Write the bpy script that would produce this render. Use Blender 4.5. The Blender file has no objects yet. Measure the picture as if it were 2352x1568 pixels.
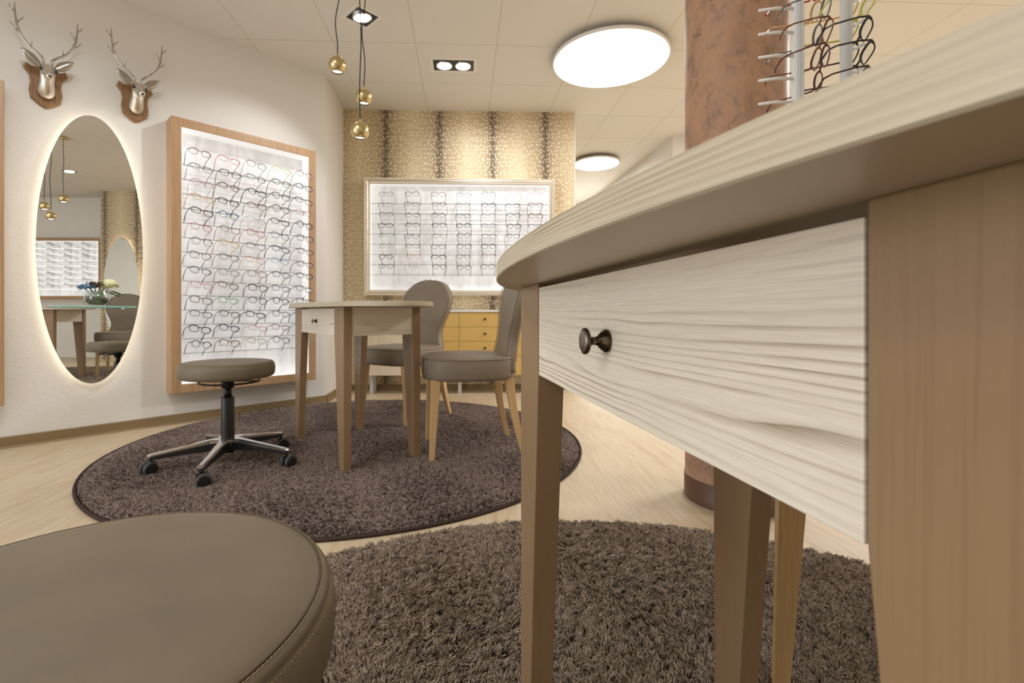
import bpy, bmesh, math, random
import numpy as np
from mathutils import Vector, Matrix, noise as mnoise
random.seed(7); np.random.seed(7)
PI = math.pi
SC = bpy.context.scene
COL = SC.collection

# ------------------------------------------------------------------ camera
CH = 0.70                      # camera height
F, CX, CY = 1110.0, 1116.0, 720.0
cam_d = bpy.data.cameras.new('camera'); cam = bpy.data.objects.new('camera', cam_d); COL.objects.link(cam)
cam.location = (0, 0, CH); cam.rotation_euler = (PI/2, 0, 0)
cam_d.sensor_width = 36; cam_d.lens = F/2352*36
cam_d.shift_x = (1176-CX)/2352; cam_d.shift_y = -(784-CY)/2352
cam_d.clip_start = 0.01
cam_d.dof.use_dof = True; cam_d.dof.focus_distance = 0.50; cam_d.dof.aperture_fstop = 14.0
SC.camera = cam
SC.view_settings.view_transform = 'Standard'; SC.view_settings.look = 'None'
SC.view_settings.gamma = 1.0; SC.view_settings.exposure = 0.27; SC.view_settings.use_curve_mapping = False

# ------------------------------------------------------------------ world and large lights
world = bpy.data.worlds.new('world'); SC.world = world; world.use_nodes = True
world.node_tree.nodes['Background'].inputs[0].default_value = (0.9, 0.82, 0.7, 1)
world.node_tree.nodes['Background'].inputs[1].default_value = 0.0
CEIL = 2.56
WARM = (0.96, 0.985, 1.03)
FILL_TINT = (0.88, 0.97, 1.09)
PM_X = -4.686
def area(name, loc, size, power, color=WARM, rot=(0, 0, 0), shape='DISK'):
    l = bpy.data.lights.new(name, 'AREA'); l.shape = shape; l.size = size; l.energy = power; l.color = color
    o = bpy.data.objects.new(name, l); COL.objects.link(o); o.location = loc; o.rotation_euler = rot
    return o
def spot(name, loc, target, power, angle=70, blend=0.6, color=WARM, r=0.03):
    l = bpy.data.lights.new(name, 'SPOT'); l.energy = power; l.spot_size = math.radians(angle); l.spot_blend = blend
    l.color = color; l.shadow_soft_size = r
    o = bpy.data.objects.new(name, l); COL.objects.link(o); o.location = loc
    d = Vector(target)-Vector(loc); o.rotation_euler = d.to_track_quat('-Z', 'Y').to_euler()
    return o
# unseen fill lights under the ceiling, added to brighten the room
area('ceiling_fill_light', (-1.25, 0.9, CEIL-0.03), 0.8, 12)
area('ceiling_fill_light', (-1.8, -1.2, CEIL-0.03), 0.8, 16)
area('ceiling_fill_light', (0.9, -1.9, CEIL-0.03), 0.8, 8)
area('ceiling_fill_light', (2.9, 3.2, CEIL-0.03), 0.8, 68)
area('ceiling_fill_light', (4.2, 0.6, CEIL-0.03), 0.8, 50)
area('ceiling_fill_light', (0.9, 7.2, CEIL-0.03), 0.5, 60)
# unseen soft fill added at the west wall to brighten the drawer front
area('shop_window_light', (PM_X+0.06, -1.15, 1.20), 2.2, 74, FILL_TINT, (PI/2, 0, -PI/2), 'SQUARE')
for o_ in COL.objects:
    if o_.name.startswith('shop_window'): o_.data.shape = 'RECTANGLE'; o_.data.size_y = 2.3
# downlights (fittings built below, except for the last beam)
spot('wall_spot_beam', (0.07, 3.62, 2.52), (-0.15, 4.40, 1.75), 22, 85, 0.9)
spot('wall_spot_beam', (-0.10, 3.60, 2.52), (0.35, 4.40, 1.7), 13, 85, 0.9)
spot('wall_spot_beam', (-0.72, 3.04, 2.52), (-1.9, 3.25, 0.9), 30, 80, 0.7)
spot('wall_spot_beam', (-1.2, 1.35, 2.52), (-2.35, 2.6, 0.9), 22, 75, 0.7)  # unseen spot added to wash the left wall, no fitting

# ------------------------------------------------------------------ pixel -> place helpers (camera calibration of the photo)
def ground(px, py, h=0.0):
    Y = (CH-h)*F/(py-CY); return Vector(((px-CX)/F*Y, Y, h))
def atY(px, py, Y): return Vector(((px-CX)/F*Y, Y, CH+(CY-py)/F*Y))
def on_plane(px, py, p, n):
    d = Vector(((px-CX)/F, 1.0, (CY-py)/F)); c = Vector((0, 0, CH))
    return c + d*((Vector(p)-c).dot(n)/d.dot(n))

# ------------------------------------------------------------------ materials
def _n(nt, t, **kw):
    n = nt.nodes.new(t)
    for k, v in kw.items():
        if k.startswith('in_'):
            key = k[3:]; key = int(key) if key.isdigit() else key.replace('_', ' ')
            n.inputs[key].default_value = v
        else: setattr(n, k, v)
    return n
def srgb(r, g, b):
    f = lambda c: (c/255/12.92) if c/255 <= 0.04045 else ((c/255+0.055)/1.055)**2.4
    return (f(r), f(g), f(b), 1)
def mat(name, color, rough=0.5, metal=0.0, spec=0.5, **kw):
    m = bpy.data.materials.new(name); m.use_nodes = True
    b = m.node_tree.nodes['Principled BSDF']
    b.inputs['Base Color'].default_value = color; b.inputs['Roughness'].default_value = rough
    b.inputs['Metallic'].default_value = metal; b.inputs['Specular IOR Level'].default_value = spec
    for k, v in kw.items(): b.inputs[k.replace('_', ' ')].default_value = v
    return m
def bsdf(m): return m.node_tree.nodes['Principled BSDF']
def noise_tex(nt, vec, scale, detail=4, rough=0.55, dist=0.0):
    n = _n(nt, 'ShaderNodeTexNoise'); n.inputs['Scale'].default_value = scale; n.inputs['Detail'].default_value = detail
    n.inputs['Roughness'].default_value = rough; n.inputs['Distortion'].default_value = dist
    nt.links.new(vec, n.inputs['Vector']); return n
def mapping(nt, scale=(1, 1, 1), rot=(0, 0, 0), loc=(0, 0, 0), src='Object'):
    tc = _n(nt, 'ShaderNodeTexCoord'); mp = _n(nt, 'ShaderNodeMapping')
    mp.inputs['Scale'].default_value = scale; mp.inputs['Rotation'].default_value = rot; mp.inputs['Location'].default_value = loc
    nt.links.new(tc.outputs[src], mp.inputs['Vector']); return mp.outputs[0]
def ramp(nt, fac, stops, interp='LINEAR'):
    r = _n(nt, 'ShaderNodeValToRGB'); r.color_ramp.interpolation = interp
    e = r.color_ramp.elements
    while len(e) > 1: e.remove(e[-1])
    e[0].position, e[0].color = stops[0]
    for p, c in stops[1:]:
        x = e.new(p); x.color = c
    nt.links.new(fac, r.inputs[0]); return r.outputs[0]
def mixc(nt, fac, a, b, mode='MIX'):
    m = _n(nt, 'ShaderNodeMix', data_type='RGBA', blend_type=mode)
    for s, i in ((fac, 0), (a, 6), (b, 7)):
        if hasattr(s, 'is_output'): nt.links.new(s, m.inputs[i])
        else: m.inputs[i].default_value = s
    return m.outputs[2]
def math_n(nt, op, a, b=None, c=None):
    m = _n(nt, 'ShaderNodeMath', operation=op)
    for i, s in enumerate((a, b, c)):
        if s is None: continue
        if hasattr(s, 'is_output'): nt.links.new(s, m.inputs[i])
        else: m.inputs[i].default_value = s
    return m.outputs[0]
def bump(nt, h, strength=0.2, dist=0.002):
    b = _n(nt, 'ShaderNodeBump'); b.inputs['Strength'].default_value = strength; b.inputs['Distance'].default_value = dist
    nt.links.new(h, b.inputs['Height']); return b.outputs[0]
G = (0.5, 0.5, 0.5, 1)

def wood(name, base, dark, axis='x', fine=90, rough=0.45, contrast=1.0, bumps=0.15, warp=0.03, cath=0.0, freq=1.0, lf=0.018, wf=0.0):
    """grain running along one object axis"""
    m = mat(name, base, rough); nt = m.node_tree; b = bsdf(m)
    along = {'x': (0,), 'y': (1,), 'z': (2,), 'edge': (0, 1)}[axis]
    low = noise_tex(nt, mapping(nt, tuple(1.6 if i in along else 5.5 for i in range(3))), 1.0, 2)
    tc = _n(nt, 'ShaderNodeTexCoord')
    v = _n(nt, 'ShaderNodeVectorMath', operation='MULTIPLY_ADD')
    nt.links.new(low.outputs['Color'], v.inputs[0]); v.inputs[1].default_value = tuple(0 if i in along else warp for i in range(3))
    nt.links.new(tc.outputs['Object'], v.inputs[2])
    mp = _n(nt, 'ShaderNodeMapping'); nt.links.new(v.outputs[0], mp.inputs['Vector'])
    mp.inputs['Scale'].default_value = tuple(fine*lf*freq if i in along else fine*freq for i in range(3))
    g = noise_tex(nt, mp.outputs[0], 1.0, 3, 0.6)
    mp2 = _n(nt, 'ShaderNodeMapping'); nt.links.new(v.outputs[0], mp2.inputs['Vector'])
    mp2.inputs['Scale'].default_value = tuple(fine*0.06 if i in along else fine*5 for i in range(3))
    g2 = noise_tex(nt, mp2.outputs[0], 1.0, 2, 0.6)
    lines = ramp(nt, g.outputs[0], [(0.30, (1, 1, 1, 1)), (0.42, (0.5, 0.5, 0.5, 1)), (0.50, (0.12, 0.12, 0.12, 1)), (0.62, (0, 0, 0, 1))])
    f1 = math_n(nt, 'MULTIPLY', lines, contrast)
    f2 = math_n(nt, 'MULTIPLY_ADD', ramp(nt, g2.outputs[0], [(0.35, (1, 1, 1, 1)), (0.6, (0, 0, 0, 1))]), 0.22*contrast, f1)
    if cath:
        mp3 = _n(nt, 'ShaderNodeMapping'); nt.links.new(v.outputs[0], mp3.inputs['Vector'])
        mp3.inputs['Scale'].default_value = tuple(2.2 if i in along else 16 for i in range(3))
        g3 = noise_tex(nt, mp3.outputs[0], 1.0, 5, 0.6, 0.4)
        w = ramp(nt, g3.outputs[0], [(0.60, (0, 0, 0, 1)), (0.66, (1, 1, 1, 1)), (0.70, (0.25, 0.25, 0.25, 1)), (0.76, (0.8, 0.8, 0.8, 1))])
        f2 = math_n(nt, 'MULTIPLY_ADD', w, cath, f2)
    f2 = math_n(nt, 'MINIMUM', f2, 1.0)
    nt.links.new(mixc(nt, f2, base, dark), b.inputs['Base Color'])
    nt.links.new(bump(nt, math_n(nt, 'SUBTRACT', 1.0, f2), bumps, 0.001), b.inputs['Normal'])
    return m

def ring_wood(name, base, dark, per, warp, wsc, rough=0.5, bumps=0.2, strength=1.0, fade=(0.35, 0.93)):
    m = mat(name, base, rough); nt = m.node_tree; b = bsdf(m)
    n1 = noise_tex(nt, mapping(nt, wsc), 1.0, 3, 0.5)
    n0 = noise_tex(nt, mapping(nt, (0.5, 0.5, 22)), 1.0, 2)
    tc = _n(nt, 'ShaderNodeTexCoord'); sp = _n(nt, 'ShaderNodeSeparateXYZ'); nt.links.new(tc.outputs['Object'], sp.inputs[0])
    ph = math_n(nt, 'ADD', math_n(nt, 'ADD', math_n(nt, 'MULTIPLY', sp.outputs[2], 1/per), math_n(nt, 'MULTIPLY', n1.outputs[0], warp)), math_n(nt, 'MULTIPLY', n0.outputs[0], 8.0))
    f = math_n(nt, 'FRACT', ph)
    ring = ramp(nt, f, [(0.0, (0.25, 0.25, 0.25, 1)), (0.12, (0, 0, 0, 1)), (fade[0], (0.03, 0.03, 0.03, 1)), (fade[1], (0.85, 0.85, 0.85, 1)), (0.965, (1, 1, 1, 1)), (1.0, (0.3, 0.3, 0.3, 1))])
    am = noise_tex(nt, mapping(nt, (2.5, 2.5, 34)), 1.0, 3)
    amp = ramp(nt, am.outputs[0], [(0.36, (0.08, 0.08, 0.08, 1)), (0.52, (0.45, 0.45, 0.45, 1)), (0.66, (1, 1, 1, 1))])
    fib = noise_tex(nt, mapping(nt, (26, 26, 1500)), 1.0, 2)
    k = math_n(nt, 'MULTIPLY', math_n(nt, 'MULTIPLY', ring, amp), strength)
    k = math_n(nt, 'MULTIPLY_ADD', ramp(nt, fib.outputs[0], [(0.40, (1, 1, 1, 1)), (0.62, (0, 0, 0, 1))]), 0.16, k)
    k = math_n(nt, 'MINIMUM', k, 1.0)
    nt.links.new(mixc(nt, k, base, dark), b.inputs['Base Color'])
    nt.links.new(bump(nt, math_n(nt, 'SUBTRACT', 1.0, k), bumps, 0.0008), b.inputs['Normal'])
    return m
M = {}
M['cream_wood'] = ring_wood('cream larch wood', srgb(242, 231, 211), srgb(146, 124, 96), 0.0060, 5.0, (1.6, 1.6, 6.0), 0.5, 0.03, 0.85, (0.62, 0.94))
M['cream_edge'] = ring_wood('cream larch edge band', srgb(206, 192, 166), srgb(130, 112, 84), 0.0044, 3.0, (2.2, 2.2, 10.0), 0.45, 0.05, 1.0, (0.2, 0.75))
M['underside'] = mat('table underside laminate', srgb(196, 180, 156), 0.36)
M['leg_wood'] = wood('stained beech', srgb(152, 123, 91), srgb(124, 95, 64), 'z', fine=420, rough=0.36, contrast=0.28, warp=0.02, lf=0.006, bumps=0.08)
M['oak_wood'] = wood('pale oak', srgb(214, 178, 126), srgb(186, 146, 94), 'z', fine=300, rough=0.45, contrast=0.5)
M['frame_wood'] = wood('brown frame wood', srgb(186, 150, 112), srgb(146, 110, 76), 'z', fine=70, rough=0.42, contrast=0.45, warp=0.05)
M['door_wood'] = wood('pale striped wood', srgb(226, 210, 182), srgb(206, 186, 154), 'z', fine=90, rough=0.5, contrast=0.4)
M['plaque_wood'] = wood('rustic plaque wood', srgb(158, 122, 82), srgb(112, 80, 50), 'z', fine=110, rough=0.6, contrast=0.9)
M['base_wood'] = wood('olive brown skirting', srgb(140, 118, 82), srgb(116, 96, 64), 'x', fine=120, rough=0.5, contrast=0.4)

def leather(name, col, col2):
    m = mat(name, col, 0.5, spec=0.4); nt = m.node_tree
    v = mapping(nt)
    n1 = noise_tex(nt, v, 9, 3); n2 = noise_tex(nt, v, 900, 2)
    nt.links.new(mixc(nt, ramp(nt, n1.outputs[0], [(0.3, (0, 0, 0, 1)), (0.7, (1, 1, 1, 1))]), col, col2), bsdf(m).inputs['Base Color'])
    nt.links.new(bump(nt, n2.outputs[0], 0.25, 0.0004), bsdf(m).inputs['Normal'])
    return m
M['leather'] = leather('taupe leather', srgb(116, 104, 85), srgb(127, 115, 94))
M['leather_chair'] = leather('taupe suede leather', srgb(132, 118, 101), srgb(142, 128, 110))
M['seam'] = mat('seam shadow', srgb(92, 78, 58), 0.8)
M['thread'] = mat('beige thread', srgb(178, 158, 118), 0.7)
M['piping'] = mat('leather piping', srgb(136, 122, 102), 0.5)
M['chrome'] = mat('polished aluminium', (0.75, 0.73, 0.70, 1), 0.22, 1.0)
M['black'] = mat('black plastic', (0.012, 0.012, 0.012, 1), 0.4)
M['black_metal'] = mat('black steel', (0.02, 0.02, 0.02, 1), 0.3, 0.6)
M['grey_rubber'] = mat('grey rubber tread', (0.07, 0.065, 0.06, 1), 0.6)
M['white'] = mat('white lacquer', srgb(240, 236, 228), 0.4)
M['yellow'] = mat('mustard lacquer', srgb(218, 180, 104), 0.35)
M['gap'] = mat('shadow gap', srgb(120, 90, 40), 0.8)
M['alu_foot'] = mat('satin aluminium foot', srgb(205, 205, 205), 0.35, 0.4)
M['bronze'] = mat('antique bronze', (0.085, 0.066, 0.04, 1), 0.30, 1.0)
nt = M['bronze'].node_tree
_v = noise_tex(nt, mapping(nt), 160, 4)
nt.links.new(ramp(nt, _v.outputs[0], [(0.35, (0.05, 0.042, 0.03, 1)), (0.6, (0.13, 0.10, 0.06, 1)), (0.75, (0.35, 0.27, 0.14, 1))]), bsdf(M['bronze']).inputs['Base Color'])
M['knob_face'] = mat('brushed antique face', (0.27, 0.23, 0.20, 1), 0.32, 1.0)
M['brass'] = mat('satin brass', (0.62, 0.50, 0.26, 1), 0.30, 1.0)
M['cord'] = mat('black textile cord', (0.02, 0.018, 0.016, 1), 0.8)
M['mirror'] = mat('mirror silver', (0.86, 0.87, 0.86, 1), 0.0, 1.0)
M['mirror_back'] = mat('mirror backing', (0.6, 0.6, 0.58, 1), 0.6)
M['silver'] = mat('hammered silver', (0.80, 0.76, 0.68, 1), 0.16, 1.0)
nt = M['silver'].node_tree
nt.links.new(bump(nt, noise_tex(nt, mapping(nt), 170, 3).outputs[0], 0.5, 0.004), bsdf(M['silver']).inputs['Normal'])
M['silver_smooth'] = mat('polished silver', (0.46, 0.43, 0.38, 1), 0.16, 1.0)
M['champagne'] = mat('champagne silver leaf', srgb(226, 214, 194), 0.32, 0.5)
def emis(name, col, s):
    m = mat(name, (0.8, 0.8, 0.8, 1), 0.5); b = bsdf(m)
    b.inputs['Emission Color'].default_value = col; b.inputs['Emission Strength'].default_value = s; return m
M['lamp_white'] = emis('luminous diffuser', (1.0, 0.985, 0.96, 1), 6.0)
M['lamp_small'] = emis('led lens', (1.0, 0.96, 0.90, 1), 9.0)
M['lamp_warm'] = emis('warm led', (1.0, 0.80, 0.66, 1), 2.6)
M['led_halo'] = emis('led strip', (1.0, 0.90, 0.72, 1), 9.0)
M['led_white'] = emis('cool led strip', (1.0, 0.95, 0.90, 1), 7.0)
M['glow_rail'] = emis('shelf edge with added glow', (1.0, 0.99, 0.97, 1), 1.2)  # glow put into the rails so the reflected shelves look bright
M['liner'] = emis('white liner with added glow', (1.0, 0.98, 0.96, 1), 0.36)
M['backlit'] = emis('backlit panel', (1.0, 0.985, 0.97, 1), 0.24)
bsdf(M['backlit']).inputs['Base Color'].default_value = (0.78, 0.76, 0.74, 1)
nt = M['backlit'].node_tree
_b = noise_tex(nt, mapping(nt, (7, 7, 2.2)), 1.0, 3, 0.5, 1.5)
nt.links.new(ramp(nt, _b.outputs[0], [(0.32, (0.52, 0.50, 0.48, 1)), (0.6, (0.76, 0.75, 0.74, 1))]), bsdf(M['backlit']).inputs['Base Color'])  # grey smudges in the colour imitate blurred shadows of the eyeglasses

def glassy(name, tint, alpha, rough=0.05, gloss=False):
    m = bpy.data.materials.new(name); m.use_nodes = True; nt = m.node_tree; nt.nodes.clear()
    o = _n(nt, 'ShaderNodeOutputMaterial'); t = _n(nt, 'ShaderNodeBsdfTransparent'); p = _n(nt, 'ShaderNodeBsdfPrincipled')
    t.inputs[0].default_value = (0.96, 0.97, 0.96, 1)
    p.inputs['Base Color'].default_value = tint; p.inputs['Roughness'].default_value = rough
    if gloss: p.inputs['Metallic'].default_value = 1.0; t.inputs[0].default_value = tuple(0.6+0.4*c for c in tint[:3])+(1,)
    mx = _n(nt, 'ShaderNodeMixShader'); mx.inputs[0].default_value = alpha
    nt.links.new(t.outputs[0], mx.inputs[1]); nt.links.new(p.outputs[0], mx.inputs[2]); nt.links.new(mx.outputs[0], o.inputs[0])
    return m
M['rail'] = glassy('grey glass rail', srgb(96, 102, 100), 0.45)
M['lens'] = glassy('demo lens', (0.75, 0.75, 0.72, 1), 0.10, 0.02)
M['acrylic'] = glassy('frosted acrylic', srgb(240, 241, 240), 0.85, 0.2)
M['clear'] = glassy('clear glass', srgb(244, 248, 247), 0.06, 0.02, True)
M['glass_edge'] = mat('green glass edge', srgb(150, 205, 190), 0.15, Emission_Strength=0.0)
M['water'] = glassy('water', srgb(238, 242, 240), 0.04, 0.02, True)

def glasses_mat(name, c, rough=0.3, metal=0.0): M['g_'+name] = mat('eyeglass '+name, c, rough, metal)
for nm, c in {'black': (0.012, 0.011, 0.011, 1), 'dark brown': srgb(58, 36, 28), 'tortoiseshell brown': srgb(120, 72, 38),
              'blue': srgb(40, 90, 140), 'navy blue': srgb(36, 44, 74), 'red': srgb(190, 54, 54), 'burgundy': srgb(100, 34, 42), 'amber yellow': srgb(214, 160, 60),
              'orange': srgb(200, 110, 52), 'green': srgb(70, 170, 86), 'pink': srgb(212, 130, 150), 'grey': srgb(112, 108, 106),
              'pale grey': srgb(170, 166, 162), 'olive green': srgb(140, 144, 78), 'light blue': srgb(120, 140, 196), 'lime yellow': srgb(210, 210, 100)}.items():
    glasses_mat(nm, c)
M['g_gold'] = mat('eyeglass gold', (0.7, 0.5, 0.25, 1), 0.25, 1.0)

# walls
def plaster(name, col, bscale=28, bst=0.25):
    m = mat(name, col, 0.85, spec=0.2); nt = m.node_tree
    n = noise_tex(nt, mapping(nt, (1, 1, 1.6)), bscale, 5, 0.6)
    nt.links.new(bump(nt, n.outputs[0], bst, 0.006), bsdf(m).inputs['Normal'])
    return m
M['wall'] = plaster('rough white plaster', srgb(232, 228, 221), 42, 0.35)
M['wall_plain'] = plaster('smooth cream wall', srgb(234, 229, 219), 80, 0.05)

m = mat('ceiling tiles', srgb(232, 227, 218), 0.9, spec=0.1); M['ceiling'] = m; nt = m.node_tree
v = mapping(nt, (1/0.5606, 1/0.572, 1), (0, 0, -0.045), (0, 0, 0))
sep = _n(nt, 'ShaderNodeSeparateXYZ'); nt.links.new(v, sep.inputs[0])
def gl(s, off, w=0.006):
    f = math_n(nt, 'FRACT', math_n(nt, 'ADD', s, off))
    d = math_n(nt, 'ABSOLUTE', math_n(nt, 'SUBTRACT', f, 0.5))
    return math_n(nt, 'GREATER_THAN', d, 0.5-w)
GX, GY = 0.0, 0.0
# grid phases: a line passes through (X,Y)=((1145-1116)/1110*2.8675, 2.8675) and cross lines through Y=3.346
a_ = -0.045
px_, py_ = (1145-CX)/F*2.8675, 2.8675
gx_phase = -((px_*math.cos(a_)-py_*math.sin(a_)*1)/0.5606)
line_x = gl(sep.outputs[0], 0.0); line_y = gl(sep.outputs[1], 0.0)
mx_ = math_n(nt, 'MAXIMUM', line_x, line_y)
nt.links.new(mixc(nt, mx_, srgb(232, 227, 218), srgb(210, 202, 188)), bsdf(m).inputs['Base Color'])
MAP_CEIL = [n for n in nt.nodes if n.type == 'MAPPING'][0]
# mapping is scale then rotate (POINT): make rotation first by using TEXTURE type
MAP_CEIL.vector_type = 'TEXTURE'
MAP_CEIL.inputs['Scale'].default_value = (0.5606, 0.572, 1)
MAP_CEIL.inputs['Rotation'].default_value = (0, 0, 0.045)
MAP_CEIL.inputs['Location'].default_value = (px_, 3.352, 0)

m = mat('pale beech vinyl planks', srgb(222, 200, 166), 0.42, spec=0.4); M['floor'] = m; nt = m.node_tree
v = mapping(nt, (1, 1, 1), (0, 0, -0.045))
br = _n(nt, 'ShaderNodeTexBrick'); br.offset = 0.37; br.inputs['Scale'].default_value = 1.0
br.inputs['Mortar Size'].default_value = 0.0012; br.inputs['Brick Width'].default_value = 1.1; br.inputs['Row Height'].default_value = 0.15
br.inputs['Color1'].default_value = (0.0, 0, 0, 1); br.inputs['Color2'].default_value = (1, 1, 1, 1); br.inputs['Mortar'].default_value = (0.5, 0.5, 0.5, 1)
vr = mapping(nt, (1, 1, 1), (0, 0, PI/2-0.045)); nt.links.new(vr, br.inputs['Vector'])
vm = _n(nt, 'ShaderNodeVectorMath', operation='MULTIPLY_ADD'); nt.links.new(br.outputs['Color'], vm.inputs[0]); vm.inputs[1].default_value = (3, 3, 3); nt.links.new(v, vm.inputs[2])
mp = _n(nt, 'ShaderNodeMapping'); mp.inputs['Scale'].default_value = (22, 2.0, 1); nt.links.new(vm.outputs[0], mp.inputs['Vector'])
g1 = noise_tex(nt, mp.outputs[0], 1.0, 5, 0.6, 0.8)
mp = _n(nt, 'ShaderNodeMapping'); mp.inputs['Scale'].default_value = (120, 7, 1); nt.links.new(vm.outputs[0], mp.inputs['Vector'])
g2 = noise_tex(nt, mp.outputs[0], 1.0, 3, 0.6)
c1 = ramp(nt, g1.outputs[0], [(0.30, srgb(188, 160, 124)), (0.42, srgb(196, 174, 144)), (0.55, srgb(206, 188, 160)), (0.75, srgb(194, 170, 138))])
c2 = mixc(nt, 0.25, c1, ramp(nt, g2.outputs[0], [(0.35, srgb(180, 152, 118)), (0.6, srgb(222, 206, 178))]))
nt.links.new(mixc(nt, math_n(nt, 'MULTIPLY', br.outputs['Fac'], 0.35), c2, srgb(170, 140, 104)), bsdf(m).inputs['Base Color'])

def wallpaper(name, period, x0, xoff=0.0):
    m = mat(name, srgb(190, 160, 115), 0.75, spec=0.2); nt = m.node_tree
    tc = _n(nt, 'ShaderNodeTexCoord'); sep = _n(nt, 'ShaderNodeSeparateXYZ'); nt.links.new(tc.outputs['Object'], sep.inputs[0])
    nz = noise_tex(nt, tc.outputs['Object'], 14, 3)
    xx = math_n(nt, 'ADD', sep.outputs[0], math_n(nt, 'MULTIPLY', math_n(nt, 'SUBTRACT', nz.outputs[0], 0.5), 0.02))
    f = math_n(nt, 'FRACT', math_n(nt, 'DIVIDE', math_n(nt, 'SUBTRACT', xx, x0-period/2), period))
    d = math_n(nt, 'MULTIPLY', math_n(nt, 'ABSOLUTE', math_n(nt, 'SUBTRACT', f, 0.5)), period)   # metres from the stripe
    base = ramp(nt, math_n(nt, 'MULTIPLY', d, 4.0),
                [(0.0, srgb(118, 104, 84)), (0.055, srgb(126, 110, 90)), (0.13, srgb(168, 148, 120)), (0.3, srgb(192, 172, 140)), (0.62, srgb(208, 188, 152)), (1.0, srgb(222, 204, 168))])
    v = mapping(nt, (40, 40, 26)); vo = _n(nt, 'ShaderNodeTexVoronoi', feature='F1'); vo.inputs['Scale'].default_value = 1.0; vo.inputs['Randomness'].default_value = 0.75
    # flatten the pattern to the wall's plane
    sp = _n(nt, 'ShaderNodeSeparateXYZ'); nt.links.new(v, sp.inputs[0]); cb = _n(nt, 'ShaderNodeCombineXYZ')
    nt.links.new(sp.outputs[0], cb.inputs[0]); nt.links.new(sp.outputs[2], cb.inputs[1]); nt.links.new(cb.outputs[0], vo.inputs['Vector'])
    vo.voronoi_dimensions = '2D'
    spots = ramp(nt, vo.outputs['Distance'], [(0.17, (1, 1, 1, 1)), (0.27, (0, 0, 0, 1))])
    keep = ramp(nt, math_n(nt, 'MULTIPLY', d, 4.0), [(0.0, (0.5, 0.5, 0.5, 1)), (0.05, (0.6, 0.6, 0.6, 1)), (0.08, (0.9, 0.9, 0.9, 1))])
    nt.links.new(mixc(nt, math_n(nt, 'MULTIPLY', spots, keep), base, srgb(248, 236, 208)), bsdf(m).inputs['Base Color'])
    return m

m = mat('rust copper plaster', srgb(150, 108, 84), 0.55, 0.0, Coat_Weight=0.0, Coat_Roughness=0.3); M['copper'] = m; bsdf(m).inputs['Specular IOR Level'].default_value = 0.28; nt = m.node_tree
v = mapping(nt, (1, 1, 0.8)); n1 = noise_tex(nt, v, 5, 6, 0.6, 1.2); n2 = noise_tex(nt, v, 26, 6, 0.7, 0.5)
c1 = ramp(nt, n1.outputs[0], [(0.34, srgb(118, 94, 76)), (0.45, srgb(160, 126, 102)), (0.55, srgb(190, 146, 114)), (0.68, srgb(160, 134, 116))])
c2 = ramp(nt, n2.outputs[0], [(0.34, srgb(84, 66, 54)), (0.43, srgb(166, 132, 106)), (0.7, srgb(192, 150, 118))])
nt.links.new(mixc(nt, 0.4, c1, c2), bsdf(m).inputs['Base Color'])
nt.links.new(bump(nt, n2.outputs[0], 0.25, 0.004), bsdf(m).inputs['Normal'])
M['dark_brown'] = mat('dark brown plinth', srgb(92, 64, 46), 0.45)
M['rug_base'] = mat('rug backing', srgb(50, 40, 32), 0.95, spec=0.1)
M['rug_edge'] = mat('rug binding', srgb(70, 56, 50), 0.85, spec=0.1)
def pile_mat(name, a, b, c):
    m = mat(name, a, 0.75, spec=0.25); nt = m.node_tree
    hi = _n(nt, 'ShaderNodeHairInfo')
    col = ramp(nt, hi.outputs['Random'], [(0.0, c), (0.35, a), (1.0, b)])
    # dark at the root, lighter tip
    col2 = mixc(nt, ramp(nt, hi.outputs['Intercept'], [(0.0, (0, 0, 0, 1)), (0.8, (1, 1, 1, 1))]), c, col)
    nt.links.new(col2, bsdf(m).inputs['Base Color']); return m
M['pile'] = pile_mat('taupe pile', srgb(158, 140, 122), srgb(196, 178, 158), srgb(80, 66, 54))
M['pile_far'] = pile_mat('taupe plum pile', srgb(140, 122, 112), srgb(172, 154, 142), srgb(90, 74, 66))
M['leaf'] = mat('green leaf', srgb(50, 110, 44), 0.5)
M['petal'] = mat('pale cream petals', srgb(236, 236, 190), 0.6)
M['petal_blue'] = mat('dusty blue petals', srgb(120, 160, 190), 0.6)
M['twig'] = mat('brown seed heads', srgb(84, 60, 50), 0.8)

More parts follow.
